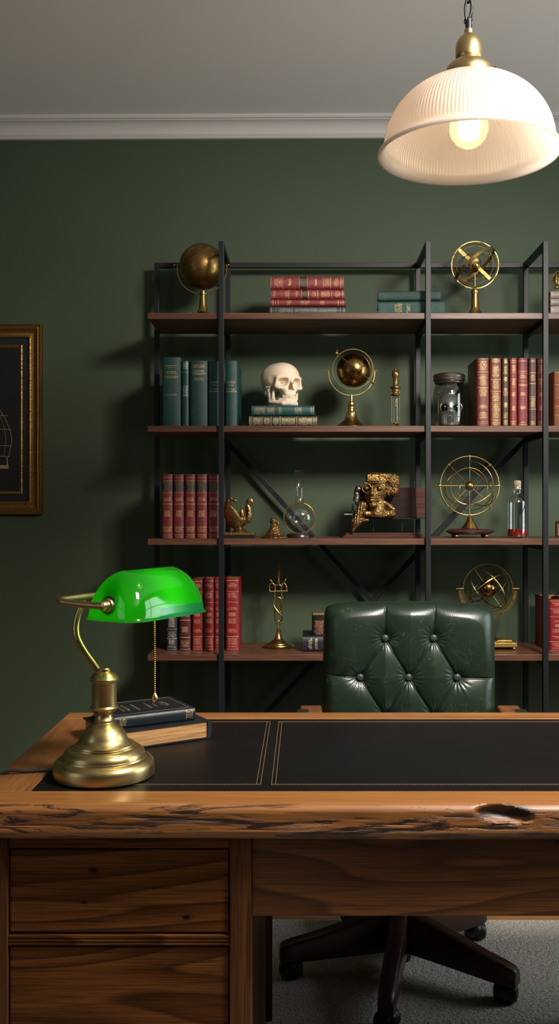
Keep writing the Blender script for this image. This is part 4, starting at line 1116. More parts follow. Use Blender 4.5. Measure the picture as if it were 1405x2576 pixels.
# dark ornament on the thick red volume
zz = zat(1507, 3.27)
t = thing('dark_ornament', (xat(1410, 3.31), 3.31, zz+.0006), 'small black tangled ornament on the thick ornate red volume', 'ornament')
b = MB(); rr = random.Random(5)
b.lathe([(0, 0), (.035, 0), (.033, .003), (0, .004)], 24)
for k in range(9): b.ring((rr.uniform(-.022, .022), rr.uniform(-.01, .01), .014), .010, (rr.uniform(-1, 1), rr.uniform(-1, 1), rr.uniform(-1, 1)), r=.0016, n=20, sec=6)
b.build('tangle', plain('blackened_metal', (.02, .02, .02), .3, .8), t)
# ------------------------------------------------------------------ desk
ZT = .76
DF, DB = 1.640, 2.372
DX0 = xat(175, DB)-.001; DX1 = 1.25
desk = thing('desk', ((DX0+DX1)/2, (DF+DB)/2, 0), 'large oiled oak desk with a live front edge, drawers and an inset black leather top', 'desk')
DO = -Vector(desk.location)
def dpart(name, mb, mat, bevel=0, smooth=0, parent=None):
    for v in mb.v: v += DO
    o = mb.build(name, mat, parent or desk, smooth=smooth, bevel=bevel); return o
# leather inset
LY0, LY1 = 1.721, 2.303
LX0 = xat(75, 1.721); LX1 = 1.16
def leather_mat(name, c, rough, sc=700, scr=0, bs=.25, spec=.5, wv=0):
    m, nt = newmat(name); v = coords(nt)
    vo = nd(nt, 'ShaderNodeTexVoronoi', Scale=float(sc)); nt.links.new(v, vo.inputs['Vector'])
    n = noise(nt, v, 9, 5, .6); n3 = noise(nt, v, sc*.35, 3, .6)
    col = mixc(nt, n, tuple(x*.75 for x in c), tuple(x*1.3 for x in c))
    if scr:
        wv_ = nt.nodes.new('ShaderNodeVectorMath'); wv_.operation = 'ADD'
        nz = nd(nt, 'ShaderNodeTexNoise', Scale=14.0, Detail=2.0); nt.links.new(v, nz.inputs['Vector'])
        ml = nt.nodes.new('ShaderNodeVectorMath'); ml.operation = 'SCALE'; nt.links.new(nz.outputs['Color'], ml.inputs[0]); ml.inputs['Scale'].default_value = .12
        nt.links.new(v, wv_.inputs[0]); nt.links.new(ml.outputs[0], wv_.inputs[1])
        for s_ in (23.0, 41.0):
            ve = nd(nt, 'ShaderNodeTexVoronoi', Scale=s_, _feature='DISTANCE_TO_EDGE'); nt.links.new(wv_.outputs[0], ve.inputs['Vector'])
            ln = ramp(nt, ve.outputs[0], [(0, (1, 1, 1)), (.006, (.6, .6, .6)), (.012, (0, 0, 0))])
            msk = ramp(nt, noise(nt, v, 22, 3), [(.48, (0, 0, 0)), (.62, (1, 1, 1))])
            col = mixc(nt, mth(nt, 'MULTIPLY', mth(nt, 'MULTIPLY', ln, msk), scr), col, (.20, .23, .16))
    b = nd(nt, 'ShaderNodeBsdfPrincipled'); nt.links.new(col, b.inputs['Base Color'])
    b.inputs['Specular IOR Level'].default_value = spec
    nt.links.new(mth(nt, 'ADD', mth(nt, 'MULTIPLY', n, .16), rough-.08), b.inputs['Roughness'])
    h = mth(nt, 'ADD', vo.outputs[0], n3)
    nt.links.new(bump(nt, h, bs, .001), b.inputs['Normal']); out(nt, b.outputs[0]); return m
M['desk_leather'] = leather_mat('black_desk_leather', (.0055, .0054, .0058), .42, 500, 0, .2, .12)
M['chair_leather'] = leather_mat('green_chair_leather', (.0075, .018, .0095), .34, 420, .22, .16, .6)

# slab: frame rails around the inset plus a live front edge
dpart('top_rail', MB().box(DX0, DX1, LY1, DB, .700, ZT), M['desk'], .003)
dpart('end_rail', MB().box(DX0, LX0, LY0-.0, LY1-.0003, .700, ZT-.0003), M['desk_y'], .002)
dpart('end_rail', MB().box(LX1, DX1, LY0, LY1-.0003, .700, ZT-.0003), M['desk_y'], .002)
dpart('underboard', MB().box(LX0+.0003, LX1-.0003, LY0+.0003, LY1-.0003, .700, ZT-.006), M['oak'])
inl_ = dpart('leather_inlay', MB().box(LX0+.0006, LX1-.0006, LY0+.0006, LY1-.0006, ZT-.0055, ZT-.0012), M['desk_leather'], .001)
b = MB(); zt_ = ZT-.0011
def strip(x0, y0, x1, y1, w=.0009, dash=0):
    d = Vector((x1-x0, y1-y0, 0)); L = d.length; d.normalize(); p = Vector((-d.y, d.x, 0))*w/2
    segs = [(0, L)] if not dash else [(k*dash, min(L, (k+.68)*dash)) for k in range(int(L/dash))]
    for a, c_ in segs:
        q0 = Vector((x0, y0, zt_))+d*a; q1 = Vector((x0, y0, zt_))+d*c_
        vs = [q0-p, q1-p, q1+p, q0+p]; vs += [v+Vector((0, 0, .0004)) for v in vs]
        b.add(vs, [(0, 3, 2, 1), (4, 5, 6, 7), (0, 1, 5, 4), (1, 2, 6, 5), (2, 3, 7, 6), (3, 0, 4, 7)])
ya, yb_ = 1.763, 2.276
for (xa, xb) in ((LX0+.045, -.0815), (-.061, .70), (.72, LX1-.045)):
    for o_ in (0, .0075):
        if xb > 0 or o_ >= 0:
            strip(xb-o_, ya, xb-o_, yb_); strip(xa+o_, ya, xa+o_, yb_)
    strip(xa, ya, xb, ya, .0016, .0048); strip(xa, yb_, xb, yb_, .0016, .0048); strip(xa, ya+.005, xb, ya+.005, .0005)
    strip(xa, yb_-.005, xb, yb_-.005, .0005)
M['thread'] = plain('tan_gold_thread', (.32, .19, .09), .5, .3)
tg = dpart('gold_stitching', b, M['thread'], parent=inl_); tg['label'] = 'tan gold stitched border lines'
# live edge
nx, prof_n = 420, 34
vs = []; fs = []
def nz_(x, y, s):
    from mathutils import noise as N
    return N.noise(Vector((x*s, y*s*3.1, s*.37)))
for i in range(nx+1):
    x = DX0+(DX1-DX0)*i/nx
    wob = .004*nz_(x, .1, 3)+.0015*nz_(x, .4, 12)
    bot = .6985+.003*nz_(x, .9, 2.2)+ .006*math.exp(-((x-.12)/.07)**2)*0
    nib = .006*math.exp(-((x-xat(1010, 1.64))/.035)**2)   # chamfered nick in the lower edge
    ring_ = []
    ring_.append((LY0-.0003, bot)); ring_.append((LY0-.0003, ZT))
    for k in range(prof_n):
        a = k/(prof_n-1)
        if a < .2:                      # flat top towards the front
            y = LY0-.0003-(LY0-DF-.014)*(a/.2); z = ZT
        else:
            s = (a-.2)/.8; z = ZT-(ZT-bot)*s
            y = DF+.014*(1-min(1, s/.22))**2+.010*max(0, (s-.75)/.25)**2-wob*math.sin(PI*min(1, s*1.1))
            g1 = nz_(x*1.0, z*14, 9); g2 = nz_(x*.6+7, z*30, 16)
            y += .0045*max(0, g1-.22)*math.sin(PI*s)+.003*max(0, g2-.2)*math.sin(PI*s)
            # knot hollow
            kx = (x-xat(1268, DF))/.052; kz = (z-(ZT-.017-.10*(x-xat(1268, DF))))/.0145
            q = kx*kx+kz*kz
            if q < 1: y += .017*(1-q)**.6*math.sin(PI*min(1, max(.0, s*1.3+.12)))
        ring_.append((y, z))
    ring_.append((LY0-.0003-.02, bot))
    for (y, z) in ring_: vs.append((x, y, z))
m_ = prof_n+3
for i in range(nx):
    for k in range(m_):
        fs.append((i*m_+k, (i+1)*m_+k, (i+1)*m_+(k+1) % m_, i*m_+(k+1) % m_))
fs.append(tuple(range(m_))); fs.append(tuple(nx*m_+k for k in range(m_)))
def live_mat():
    m, nt = newmat('live_edge_oak')
    v = coords(nt, (.10, 1, 1)); n = noise(nt, v, 24, 5, .6, .5)
    v2 = coords(nt, (.11, .6, 1), (0, R(3), 0)); n2 = noise(nt, v2, 52, 5, .66, 1.1)
    fn = noise(nt, coords(nt, (.02, 1, 1)), 300, 3, .6)
    geo = nt.nodes.new('ShaderNodeNewGeometry'); sx = nd(nt, 'ShaderNodeSeparateXYZ'); nt.links.new(geo.outputs['Normal'], sx.inputs[0])
    face = ramp(nt, mth(nt, 'MULTIPLY', sx.outputs[1], -1.0), [(.25, (0, 0, 0)), (.55, (1, 1, 1))])
    c = mixc(nt, n, (.25, .090, .022), (.40, .165, .045))
    c = mixc(nt, mth(nt, 'MULTIPLY', ramp(nt, fn, [(.4, (1, 1, 1)), (.55, (0, 0, 0))]), .4), c, (.13, .05, .016))
    crack = ramp(nt, n2, [(.50, (0, 0, 0)), (.57, (1, 1, 1))])
    cf = mth(nt, 'MULTIPLY', crack, face)
    c = mixc(nt, mth(nt, 'MULTIPLY', cf, .93), c, (.018, .009, .006))
    # bark-dark hollow of the big knot
    vk = coords(nt); d_ = nt.nodes.new('ShaderNodeVectorMath'); d_.operation = 'SUBTRACT'; nt.links.new(vk, d_.inputs[0])
    d_.inputs[1].default_value = tuple(Vector((xat(1272, DF), 0, ZT-.014))+DO)
    mp = nt.nodes.new('ShaderNodeMapping'); mp.inputs['Rotation'].default_value = (0, R(8), 0); mp.inputs['Scale'].default_value = (1/.055, 0, 1/.0135); nt.links.new(d_.outputs[0], mp.inputs[0])
    le = nt.nodes.new('ShaderNodeVectorMath'); le.operation = 'LENGTH'; nt.links.new(mp.outputs[0], le.inputs[0])
    kk = ramp(nt, mth(nt, 'ADD', le.outputs['Value'], mth(nt, 'MULTIPLY', mth(nt, 'SUBTRACT', n2, .5), .5)), [(.75, (1, 1, 1)), (1.05, (0, 0, 0))])
    c = mixc(nt, mth(nt, 'MULTIPLY', kk, .92), c, (.022, .011, .008))
    b_ = nd(nt, 'ShaderNodeBsdfPrincipled'); nt.links.new(c, b_.inputs['Base Color'])
    nt.links.new(mth(nt, 'ADD', mth(nt, 'MULTIPLY', face, .12), .34), b_.inputs['Roughness'])
    b_.inputs['Coat Weight'].default_value = .2; b_.inputs['Coat Roughness'].default_value = .3
    h = mth(nt, 'SUBTRACT', mth(nt, 'MULTIPLY', fn, .25), cf)
    nt.links.new(bump(nt, h, .6, .002), b_.inputs['Normal']); out(nt, b_.outputs[0]); return m
mb = MB(); mb.add(vs, fs)
dpart('live_edge_slab', mb, live_mat(), smooth=50)

# pedestals
PYF, PYB = 1.668, 2.33
def pedestal(xa, xb, inner, side):
    """xa..xb outer width; inner = wide stile on that side (+1 right, -1 left)"""
    sw_o, sw_i = .040, xat(632, PYF)-xat(577, PYF)
    wl, wr = (sw_o, sw_i) if inner > 0 else (sw_i, sw_o)
    dpart('stile', MB().box(xa, xa+wl, PYF, PYF+.03, .0108, .6975), M['oak_z'], .0015)
    dpart('stile', MB().box(xb-wr, xb, PYF, PYF+.03, .0108, .6975), M['oak_z'], .0015)
    dpart('side_panel', MB().box(xa+.002, xa+.022, PYF+.0305, PYB, .0108, .6975), M['oak_z'], .001)
    dpart('side_panel', MB().box(xb-.022, xb-.002, PYF+.0305, PYB, .0108, .6975), M['oak_z'], .001)
    dpart('back_panel', MB().box(xa, xb+(.014 if inner > 0 else 0), PYB+.0005, PYB+.02, .0108, .6975), M['oak_z'], .001)
    z1 = zat(2138, PYF)
    dpart('rail', MB().box(xa+wl+.0003, xb-wr-.0003, PYF+.004, PYF+.03, z1+.0015, .6975), M['oak'], .001)
    zz = z1; k = 0
    for hgt in (.1495, .172, .21):
        zb_ = zz-hgt
        kn = None
        if k == 0: kn = [(-.045, 0, .036, .0085), (-.062, 0, -.020, .006), (.118, 0, -.046, .0095)]
        if k == 1: kn = [(.010, 0, -.055, .008)]
        xm = (xa+wl+xb-wr)/2; zm = (zb_+zz)/2
        w_ = (xb-wr-xa-wl)/2
        col = wood('drawer_oak_%d%s' % (k, side), *OAK, 0, 5+.6*k, 15, .5, .6, .12, .05, loc=(1.7*k+.4+(inner > 0), .3*k, .23*k+.1), knots=kn, spec=.1)
        d = MB().box(-w_+.002, w_-.002, 0, .022, -(zz-zb_)/2+.002, (zz-zb_)/2-.002).build('drawer_front', col, desk, 0, .0018, loc=tuple(Vector((xm, PYF+.006, zm))+DO))
        dpart('drawer_box', MB().box(xm-w_+.006, xm+w_-.006, PYF+.0285, PYB-.05, zb_+.012, zz-.02), M['oak'])
        rt = zb_-.0015; rb = zb_-.0205
        if k < 2:
            pf = [(0, rt), (-.003, rt-.001), (-.003, rt-.005), (0, rt-.0065), (-.003, rt-.008), (-.003, rt-.011), (0, rt-.0125), (-.003, rt-.014), (-.003, rt-.0175), (0, rb)]
            b = MB(); vs = []
            for x in (xa+wl+.0003, xb-wr-.0003):
                vs += [(x, PYF+.005+y, z) for y, z in pf]+[(x, PYF+.03, rb), (x, PYF+.03, rt)]
            n = len(pf)+2
            b.add(vs, [(i, (i+1) % n, (i+1) % n+n, i+n) for i in range(n)]+[tuple(range(n)), tuple(range(n, 2*n))])
            dpart('reeded_rail', b, M['oak'], 0, 30)
        zz = rb-.0015; k += 1
    dpart('plinth_rail', MB().box(xa+wl+.0003, xb-wr-.0003, PYF+.004, PYF+.03, .0108, zz-.001), M['oak'], .001)
XI = xat(632, PYF)
pedestal(XI-.468, XI, 1, 'a')
pedestal(.74, 1.205, -1, 'b')
za = zat(2305, PYF+.006)
M['apron'] = wood('apron_oak', *OAK, 0, 5.2, 16, .5, .6, .13, .05, loc=(.93, .2, .44), knots=[(.115, 0, .055, .0075)])
MB().box(XI+.0003-.33, .7397-.33, 0, .024, za-.63, .6975-.63).build('apron', M['apron'], desk, 0, .0015, loc=tuple(Vector((.33, PYF+.006, .63))+DO))

# ------------------------------------------------------------------ books on the desk
def desk_book(A, e_deg, L, Wd, T, z, mat, label, pages_front):
    """A = near corner; long side runs along e_deg"""
    a = R(e_deg); e1 = Vector((math.cos(a), math.sin(a), 0)); e2 = Vector((-e1.y, e1.x, 0))
    if pages_front:       # spine on the right-hand short end, so the spine faces +e1
        o = Vector((A[0], A[1], 0))+e1*L+e2*Wd/2
        return make_book((o.x, o.y, z), T, Wd, L-.004, B[mat], label, flat=True, rz=a+R(90), bulge=.004)
    o = Vector((A[0], A[1], 0))+e1*L/2
    return make_book((o.x, o.y, z), T, L, Wd, B[mat], label, flat=True, rz=a, bulge=.003)
ZB = ZT+.0004
M['pages_y'] = wood('warm_page_edges', (.50, .27, .11), (.60, .34, .15), (.36, .19, .08), 1, 20, 40, .85, .5, .02, 0, .6, spec=.1)
bb_ = desk_book((-.409, 1.985), 32, .236, .172, .0405, ZB, 'navy_cloth', 'navy cloth book lying with its pages towards the viewer, under another book on the desk', True)
for o_ in bb_.children:
    if o_.name.startswith('page_block'): o_.data.materials[0] = M['pages_y']
TB = ZB+.0408
bt = desk_book((-.407, 2.012), 30, .190, .145, .0275, TB, 'navy_top', 'navy leather book with a gilt bordered cover, lying on the larger book beside the lamp', False)
ZTB = .0275
b = MB(); zz = ZTB+.0001
def gl(x0, y0, x1, y1): b.box(x0, x1, y0, y1, zz, zz+.0003)
gl(-.085, .010, .085, .0112); gl(-.085, .133, .085, .1342); gl(-.085, .010, -.0838, .1342); gl(.0838, .010, .085, .1342)
bcv = [o_ for o_ in bt.children if o_.name.startswith('cover')][0]; b.build('gilt_border', M['thread'], bcv, 0)
b = MB(); rr = random.Random(11)
for (xc_, h_, n, dens) in ((-.040, .0052, 15, 1), (-.018, .0052, 16, 1), (-.053, .003, 14, 1), (.012, .0052, 12, 1), (.028, .004, 9, 1)):
    y0 = .072-n*.0042/2
    for k in range(n):
        y = y0+k*.0042
        for q in range(3):
            if rr.random() < .4: b.box(xc_-h_/2, xc_+h_/4, y+rr.choice((0, .0012, .0024)), y+rr.choice((0, .0012, .0024))+.0004, zz, zz+.0003)
            else:
                xo = rr.choice((-1, 0, 1))*h_/2; b.box(xc_+xo-.0003, xc_+xo+.0004, y, y+.0028, zz, zz+.0003)
for k in range(26):
    a = rr.random()*2*PI; r_ = .006+.014*rr.random(); b.box(.050+r_*.55*math.cos(a), .053+r_*.55*math.cos(a), .072+r_*1.2*math.sin(a), .0736+r_*1.2*math.sin(a), zz, zz+.0003)
b.build('title_lettering', M['thread'], bcv, 0)

# ------------------------------------------------------------------ banker's lamp
LX, LY = xat(262, 1.825), 1.825
lamp = thing('desk_lamp', (LX, LY, ZT+.0003), 'brass banker lamp with a glossy green glass shade and pull chain on the desk', 'lamp')
LO = Vector(lamp.location)
u = 1.825/F
bl = [(0, 0), (121, 0), (124.5, 3), (125, 8), (125, 26), (123, 34), (117, 41), (109, 45), (106, 45.2), (105, 49), (101.5, 49.2), (101, 53), (99, 60), (92, 67), (83, 71.5), (80, 71.6), (79.5, 75), (75.5, 75.2), (74.5, 79), (66, 83), (60, 88), (56, 97), (51, 108), (43, 119), (33, 127), (27, 131), (24, 134), (25.5, 139), (23, 142), (20.5, 149), (21, 155), (29, 162), (34, 166), (35, 170), (33.5, 173), (31, 175), (31, 178), (31, 232), (31.5, 234), (35, 236), (36, 239), (36, 242), (33, 247), (27, 254), (18, 259), (16, 261), (16, 266), (13, 269), (0, 269)]
MB().lathe([(r*u, z*u) for r, z in bl], 96).build('base', M['brass_lamp'], lamp, 30)
def LP(px, py, Y): return P(px, py, Y)-LO
st_ = spline([Vector((0, 0, 262*u)), LP(262, 1722, 1.825), LP(255, 1700, 1.825), LP(238, 1674, 1.825), LP(214, 1641, 1.825), LP(196, 1608, 1.825), LP(191, 1580, 1.828), LP(195, 1553, 1.832), LP(203, 1528, 1.836), LP(208, 1508, 1.838)], 8)
MB().tube(st_, 8.6*u, 20).build('stem', M['brass_lamp'], lamp, 60)
# shade
AX = R(60); e1 = Vector((math.cos(AX), math.sin(AX), 0)); e2 = Vector((-e1.y, e1.x, 0))
SC = Vector((-.3005, 1.829, 0))
zs0 = 1.0665; zs1 = 1.156
sh = MB(); NS = 112; NR = 40
def shade_pt(t, a, off=0):
    """t 0..1 rim to ridge, a angle round"""
    Hh = zs1-zs0
    lip = .0035*max(0, 1-t/.06)
    w_ = (.0655-off)*max(0, 1-t**2.3)**.52+lip
    l_ = (.1155-off)-.031*t**2.2-.0*t+lip
    if t > .8: l_ -= (.010)*((t-.8)/.2)**2
    ca, sa = math.cos(a), math.sin(a); n = 3.6+2*(1-t)
    k = (abs(ca)**n+abs(sa)**n)**(-1/n)
    x = l_*k*ca; y = w_*k*sa
    # end caps curve inwards
    p = SC+e1*x+e2*y
    return Vector((p.x, p.y, zs0+(Hh-off)*t))-LO
vs = []; fs = []
ts = [1-(1-j/NR)**1.6 for j in range(NR+1)]; ts[-1] = 1.0
for side, off in ((0, 0), (1, .0032)):
    for t_ in ts:
        for i in range(NS): vs.append(shade_pt(t_, 2*PI*i/NS, off))
n1 = (NR+1)*NS
for s_ in (0, 1):
    for j in range(NR):
        for i in range(NS):
            f = (s_*n1+j*NS+i, s_*n1+j*NS+(i+1) % NS, s_*n1+(j+1)*NS+(i+1) % NS, s_*n1+(j+1)*NS+i)
            fs.append(f if not s_ else f[::-1])
for i in range(NS): fs.append((i, n1+i, n1+(i+1) % NS, (i+1) % NS))
sh.add(vs, fs)
def shade_mat():
    m, nt = newmat('green_glass_shade')
    v = coords(nt); sx = nd(nt, 'ShaderNodeSeparateXYZ'); nt.links.new(v, sx.inputs[0])
    # teal band along the lower edge of the front side
    n = noise(nt, v, 28, 4, .6)
    hz = mth(nt, 'ADD', sx.outputs[2], mth(nt, 'MULTIPLY', n, .006))
    low = mth(nt, 'LESS_THAN', hz, zs0-LO.z+.0235)
    d1 = mth(nt, 'ADD', mth(nt, 'MULTIPLY', mth(nt, 'SUBTRACT', sx.outputs[0], SC.x-LO.x), math.cos(AX)), mth(nt, 'MULTIPLY', mth(nt, 'SUBTRACT', sx.outputs[1], SC.y-LO.y), math.sin(AX)))
    d1 = mth(nt, 'ADD', d1, mth(nt, 'MULTIPLY', mth(nt, 'SUBTRACT', n, .5), .03))
    msk = mth(nt, 'MULTIPLY', low, mth(nt, 'MULTIPLY', mth(nt, 'GREATER_THAN', d1, -.045), mth(nt, 'LESS_THAN', d1, .098)))
    ca = mixc(nt, msk, (.030, .60, .008), (.03, .35, .17))
    df = nd(nt, 'ShaderNodeBsdfDiffuse'); nt.links.new(mixc(nt, msk, (.0, .14, .005), (.01, .11, .055)), df.inputs[0])
    tr = nd(nt, 'ShaderNodeBsdfTranslucent'); nt.links.new(ca, tr.inputs[0])
    m1 = nt.nodes.new('ShaderNodeMixShader'); m1.inputs[0].default_value = .72
    nt.links.new(df.outputs[0], m1.inputs[1]); nt.links.new(tr.outputs[0], m1.inputs[2])
    g = nd(nt, 'ShaderNodeBsdfGlossy', Roughness=.07); g.inputs[0].default_value = (.9, 1, .9, 1)
    fr = nd(nt, 'ShaderNodeFresnel', IOR=1.5)
    m2 = nt.nodes.new('ShaderNodeMixShader'); nt.links.new(fr.outputs[0], m2.inputs[0])
    nt.links.new(m1.outputs[0], m2.inputs[1]); nt.links.new(g.outputs[0], m2.inputs[2])
    out(nt, m2.outputs[0]); return m
sho = sh.build('lamp_shade', shade_mat(), lamp, 70)
sho.data.materials.append(glass('green_inner_glass', refl=.04, tint=(.55, .95, .5), rough=.08))
for i_, p_ in enumerate(sho.data.polygons):
    if NR*NS <= i_ < 2*NR*NS: p_.material_index = 1
# yoke and knobs
zk = 1.0955
def W3(e, f, z): 
    p = SC+e1*e+e2*f; return Vector((p.x, p.y, z))-LO
kn = W3(-.119, .0, zk)
for s_ in (-1, 1):
    q = W3(s_*.112, 0, zk); Mx = Matrix.Translation(q) @ (e1*s_).to_track_quat('Z', 'Y').to_matrix().to_4x4()
    MB().lathe([(0, -.012), (.0165, -.012), (.0165, -.002), (.014, 0), (0, 0)], 28, Mx).build('washer', M['black'], lamp)
    MB().lathe([(0, 0), (.0125, 0), (.0135, .002), (.0125, .005), (.0095, .007), (.0085, .010), (.0095, .014), (.0075, .019), (0, .021)], 28, Mx).build('knob', M['brass_lamp'], lamp)
ya_ = [W3(-.127, -.0, zk), W3(-.127, .03, zk), W3(-.127, .085, zk+.0015), W3(-.126, .104, zk+.003), W3(-.115, .1125, zk+.004), W3(-.06, .1125, zk+.005), W3(0, .1125, zk+.005), W3(.06, .1125, zk+.005), W3(.115, .1125, zk+.004), W3(.126, .104, zk+.003), W3(.127, .085, zk), W3(.127, .03, zk), W3(.127, 0, zk)]
MB().tube(spline(ya_, 6), .0066, 16).build('yoke', M['brass_lamp'], lamp, 60)
# bulb under the shade
bq = W3(.0, .0, 1.108)
pl = bpy.data.lights.new('lamp_bulb_light', 'POINT'); pl.energy = LIGHTS['lamp']; pl.color = (1, .85, .55); pl.shadow_soft_size = .02
po = bpy.data.objects.new('lamp_bulb_light', pl); COL.objects.link(po); po.location = bq-Vector((0, 0, .016)); po.parent = lamp
M['lampglow'] = emis('lamp_bulb_glow', (1, .85, .55), 2)
Mx = Matrix.Translation(bq) @ e1.to_track_quat('Z', 'Y').to_matrix().to_4x4()
MB().lathe([(0, -.045), (.006, -.043), (.009, -.035), (.009, .035), (.006, .043), (0, .045)], 20, Mx).build('bulb', M['lampglow'], lamp)
MB().lathe([(.009, -.09), (.013, -.088), (.013, -.046), (0, -.046)], 20, Mx).build('socket', M['brass_lamp'], lamp)
# pull chain
pc = P(389, 1560, 1.865)-LO; pe = P(389, 1745, 1.865)-LO
b = MB(); n = 38
for k in range(n):
    q = pc.lerp(pe, k/(n-1)); b.sphere(q, .00235, 10, 7)
b.tube([pc+Vector((0, 0, .03)), pe], .0007, 6); b.build('pull_chain', M['brass'], lamp, 180)
MB().lathe([(0, -.0165), (.004, -.0155), (.0068, -.011), (.0068, -.007), (.004, -.001), (.0022, .002), (0, .003)], 20, Matrix.Translation(pe)).build('chain_pull', M['brass_lamp'], lamp)
# flex
tcab = [Vector((-.118, 0, .0045)), Vector((-.092, .0, .006))]
pts = [Vector((-.094, .012, .005)), Vector((-.125, .016, .0042)), Vector((-.155, .010, .0042)), Vector((-.185, .004, .0055)), Vector((-.206, .003, -.012)), Vector((-.214, .006, -.07)), Vector((-.216, .02, -.3)), Vector((-.24, .1, -.744))]
MB().tube(spline(pts, 8), .0034, 10).build('power_cord', plain('dark_flex', (.035, .028, .028), .5), lamp, 60)

# ------------------------------------------------------------------ rug
b = MB()
RY = 2.908
rg = plain('grey_wool_pile', (.30, .27, .25), .95, 0, .1)
m_, nt_ = newmat('grey_woven_rug'); v_ = coords(nt_); n_ = noise(nt_, v_, 190, 3, .7); n2_ = noise(nt_, v_, 6, 4); n3_ = noise(nt_, v_, 75, 2, .5)
cc = mixc(nt_, ramp(nt_, n_, [(.3, (0, 0, 0)), (.7, (1, 1, 1))]), (.16, .13, .11), (.95, .86, .77)); cc = mixc(nt_, mth(nt_, 'MULTIPLY', n2_, .3), cc, (.40, .34, .30))
bb = nd(nt_, 'ShaderNodeBsdfPrincipled', Roughness=.95); bb.inputs['Specular IOR Level'].default_value = .1
nt_.links.new(cc, bb.inputs['Base Color']); nt_.links.new(bump(nt_, mth(nt_, 'ADD', n_, n3_), 1.0, .006), bb.inputs['Normal']); out(nt_, bb.outputs[0])
b.box(-1.25, 1.55, -(RY-.35)/2, (RY-.35)/2, 0, .010)
o = b.build('area_rug', m_, None, 0, .004, loc=(.0, (RY+.35)/2, .0003)); tag(o, 'flat grey woven rug under the desk and the office chair', 'rug'); o.rotation_euler.z = R(-.3)

# ------------------------------------------------------------------ office chair
CXc, CYc = .262, 2.59; ZF = .0105
ch = thing('office_chair', (CXc, CYc, ZF), 'button-tufted dark green leather office chair on a five-arm mahogany base', 'chair')
CO = Vector(ch.location)
RB = .30
for k, a in enumerate((187.5, 258, 327, 38, 114)):
    d = Vector((math.cos(R(a)), math.sin(R(a)), 0)); p = Vector((-d.y, d.x, 0))
    rows = []
    for (r, zb_, zt_, hw_) in ((.012, .058, .172, .023), (.05, .058, .166, .023), (.15, .053, .140, .0225), (.25, .047, .112, .022), (.300, .045, .101, .0215), (.322, .045, .094, .0205), (.332, .047, .086, .018)):
        c_ = hw_*.45; rr_ = []
        for (s_, z_) in ((-hw_, zb_+.004), (-hw_+.004, zb_), (hw_-.004, zb_), (hw_, zb_+.004), (hw_, zt_-.010), (hw_-.003, zt_-.004), (c_, zt_), (-c_, zt_), (-hw_+.003, zt_-.004), (-hw_, zt_-.010)):
            rr_.append(d*r+p*s_+Vector((0, 0, z_)))
        rows.append(rr_)
    b = MB(); vs = [v for r_ in rows for v in r_]; n = 10
    fs = [(j*n+i, j*n+(i+1) % n, (j+1)*n+(i+1) % n, (j+1)*n+i) for j in range(len(rows)-1) for i in range(n)]
    fs += [tuple(range(n)), tuple((len(rows)-1)*n+i for i in range(n))]
    b.add(vs, fs); lg = b.build('leg', M['chairwood'], ch, 40, .0012)
    q = d*RB
    sw = R(a+rnd.uniform(-50, 50)); w1 = Vector((math.cos(sw), math.sin(sw), 0))
    cm = MB()
    for s_ in (-1, 1):
        Mx = Matrix.Translation(q+Vector((0, 0, .0245))+w1*s_*.010) @ (w1*s_).to_track_quat('Z', 'Y').to_matrix().to_4x4()
        cm.lathe([(0, -.007), (.0235, -.007), (.0245, 0), (.0245, .010), (.020, .018), (.008, .022), (0, .022)], 28, Mx)
    cas_ = cm.build('castor', M['black'], ch)
    hm = MB(); hm.sphere(q+Vector((0, 0, .029)), .0275, 24, 14, (1, 1, .82)); hm.v = [Vector((v.x, v.y, max(v.z, .018))) for v in hm.v]
    hm.tube([q+Vector((0, 0, .03)), q+Vector((0, 0, .056))], .006, 12); hm.build('castor_hood', M['black'], cas_)
MB().lathe([(0, .030), (.026, .030), (.028, .034), (.028, .15), (.040, .155), (.042, .175), (.036, .185), (.030, .19), (.030, .32), (.022, .325), (.022, .42), (0, .42)], 36).build('gas_column', M['black_metal'], ch)
MB().box(-.10, .10, -.10, .12, .405, .43).build('seat_plate', M['black_metal'], ch, 0, .004)
def cushion(x0, x1, y0, y1, z0, z1, name, mat, r=.03):
    b = MB().box(x0, x1, y0, y1, z0, z1); o = b.build(name, mat, ch, 60, r, seg=6); return o
cushion(-.25, .27, -.24, .20, .432, .53, 'seat', M['chair_leather'], .035)
# tufted backrest
YBK = 2.80; ub = YBK/F
BT = [(965, 1600), (1085, 1600), (903, 1697), (1023, 1697), (1143, 1697), (965, 1794), (1085, 1794), (903, 1891), (1023, 1891), (1143, 1891)]
SG = [((965, 1600), (967, 1495)), ((1085, 1600), (1090, 1495)), ((965, 1600), (903, 1697)), ((965, 1600), (1023, 1697)), ((1085, 1600), (1023, 1697)), ((1085, 1600), (1143, 1697)), ((903, 1697), (800, 1690)), ((1143, 1697), (1255, 1702)),
      ((903, 1697), (965, 1794)), ((1023, 1697), (965, 1794)), ((1023, 1697), (1085, 1794)), ((1143, 1697), (1085, 1794)), ((965, 1794), (903, 1891)), ((965, 1794), (1023, 1891)), ((1085, 1794), (1023, 1891)), ((1085, 1794), (1143, 1891)), ((903, 1891), (800, 1885)), ((1143, 1891), (1255, 1897))]
nu, nv = 300, 290
S, T_ = np.meshgrid(np.linspace(-1, 1, nu), np.linspace(-1, 1, nv), indexing='ij')
s2 = S*(1-.035*np.abs(T_)**14); t2 = T_*(1-.030*np.abs(S)**12)
PXg = 1027.5+s2*(215.5-4*((T_-.0)**2)*(T_ > 0)*0)
PXg = 1027+s2*(216-3*np.clip(-T_, 0, 1)**2)
PYg = 1722+t2*(208)+ (t2 < 0)*(-t2)*(10*S**2-3+2*S)
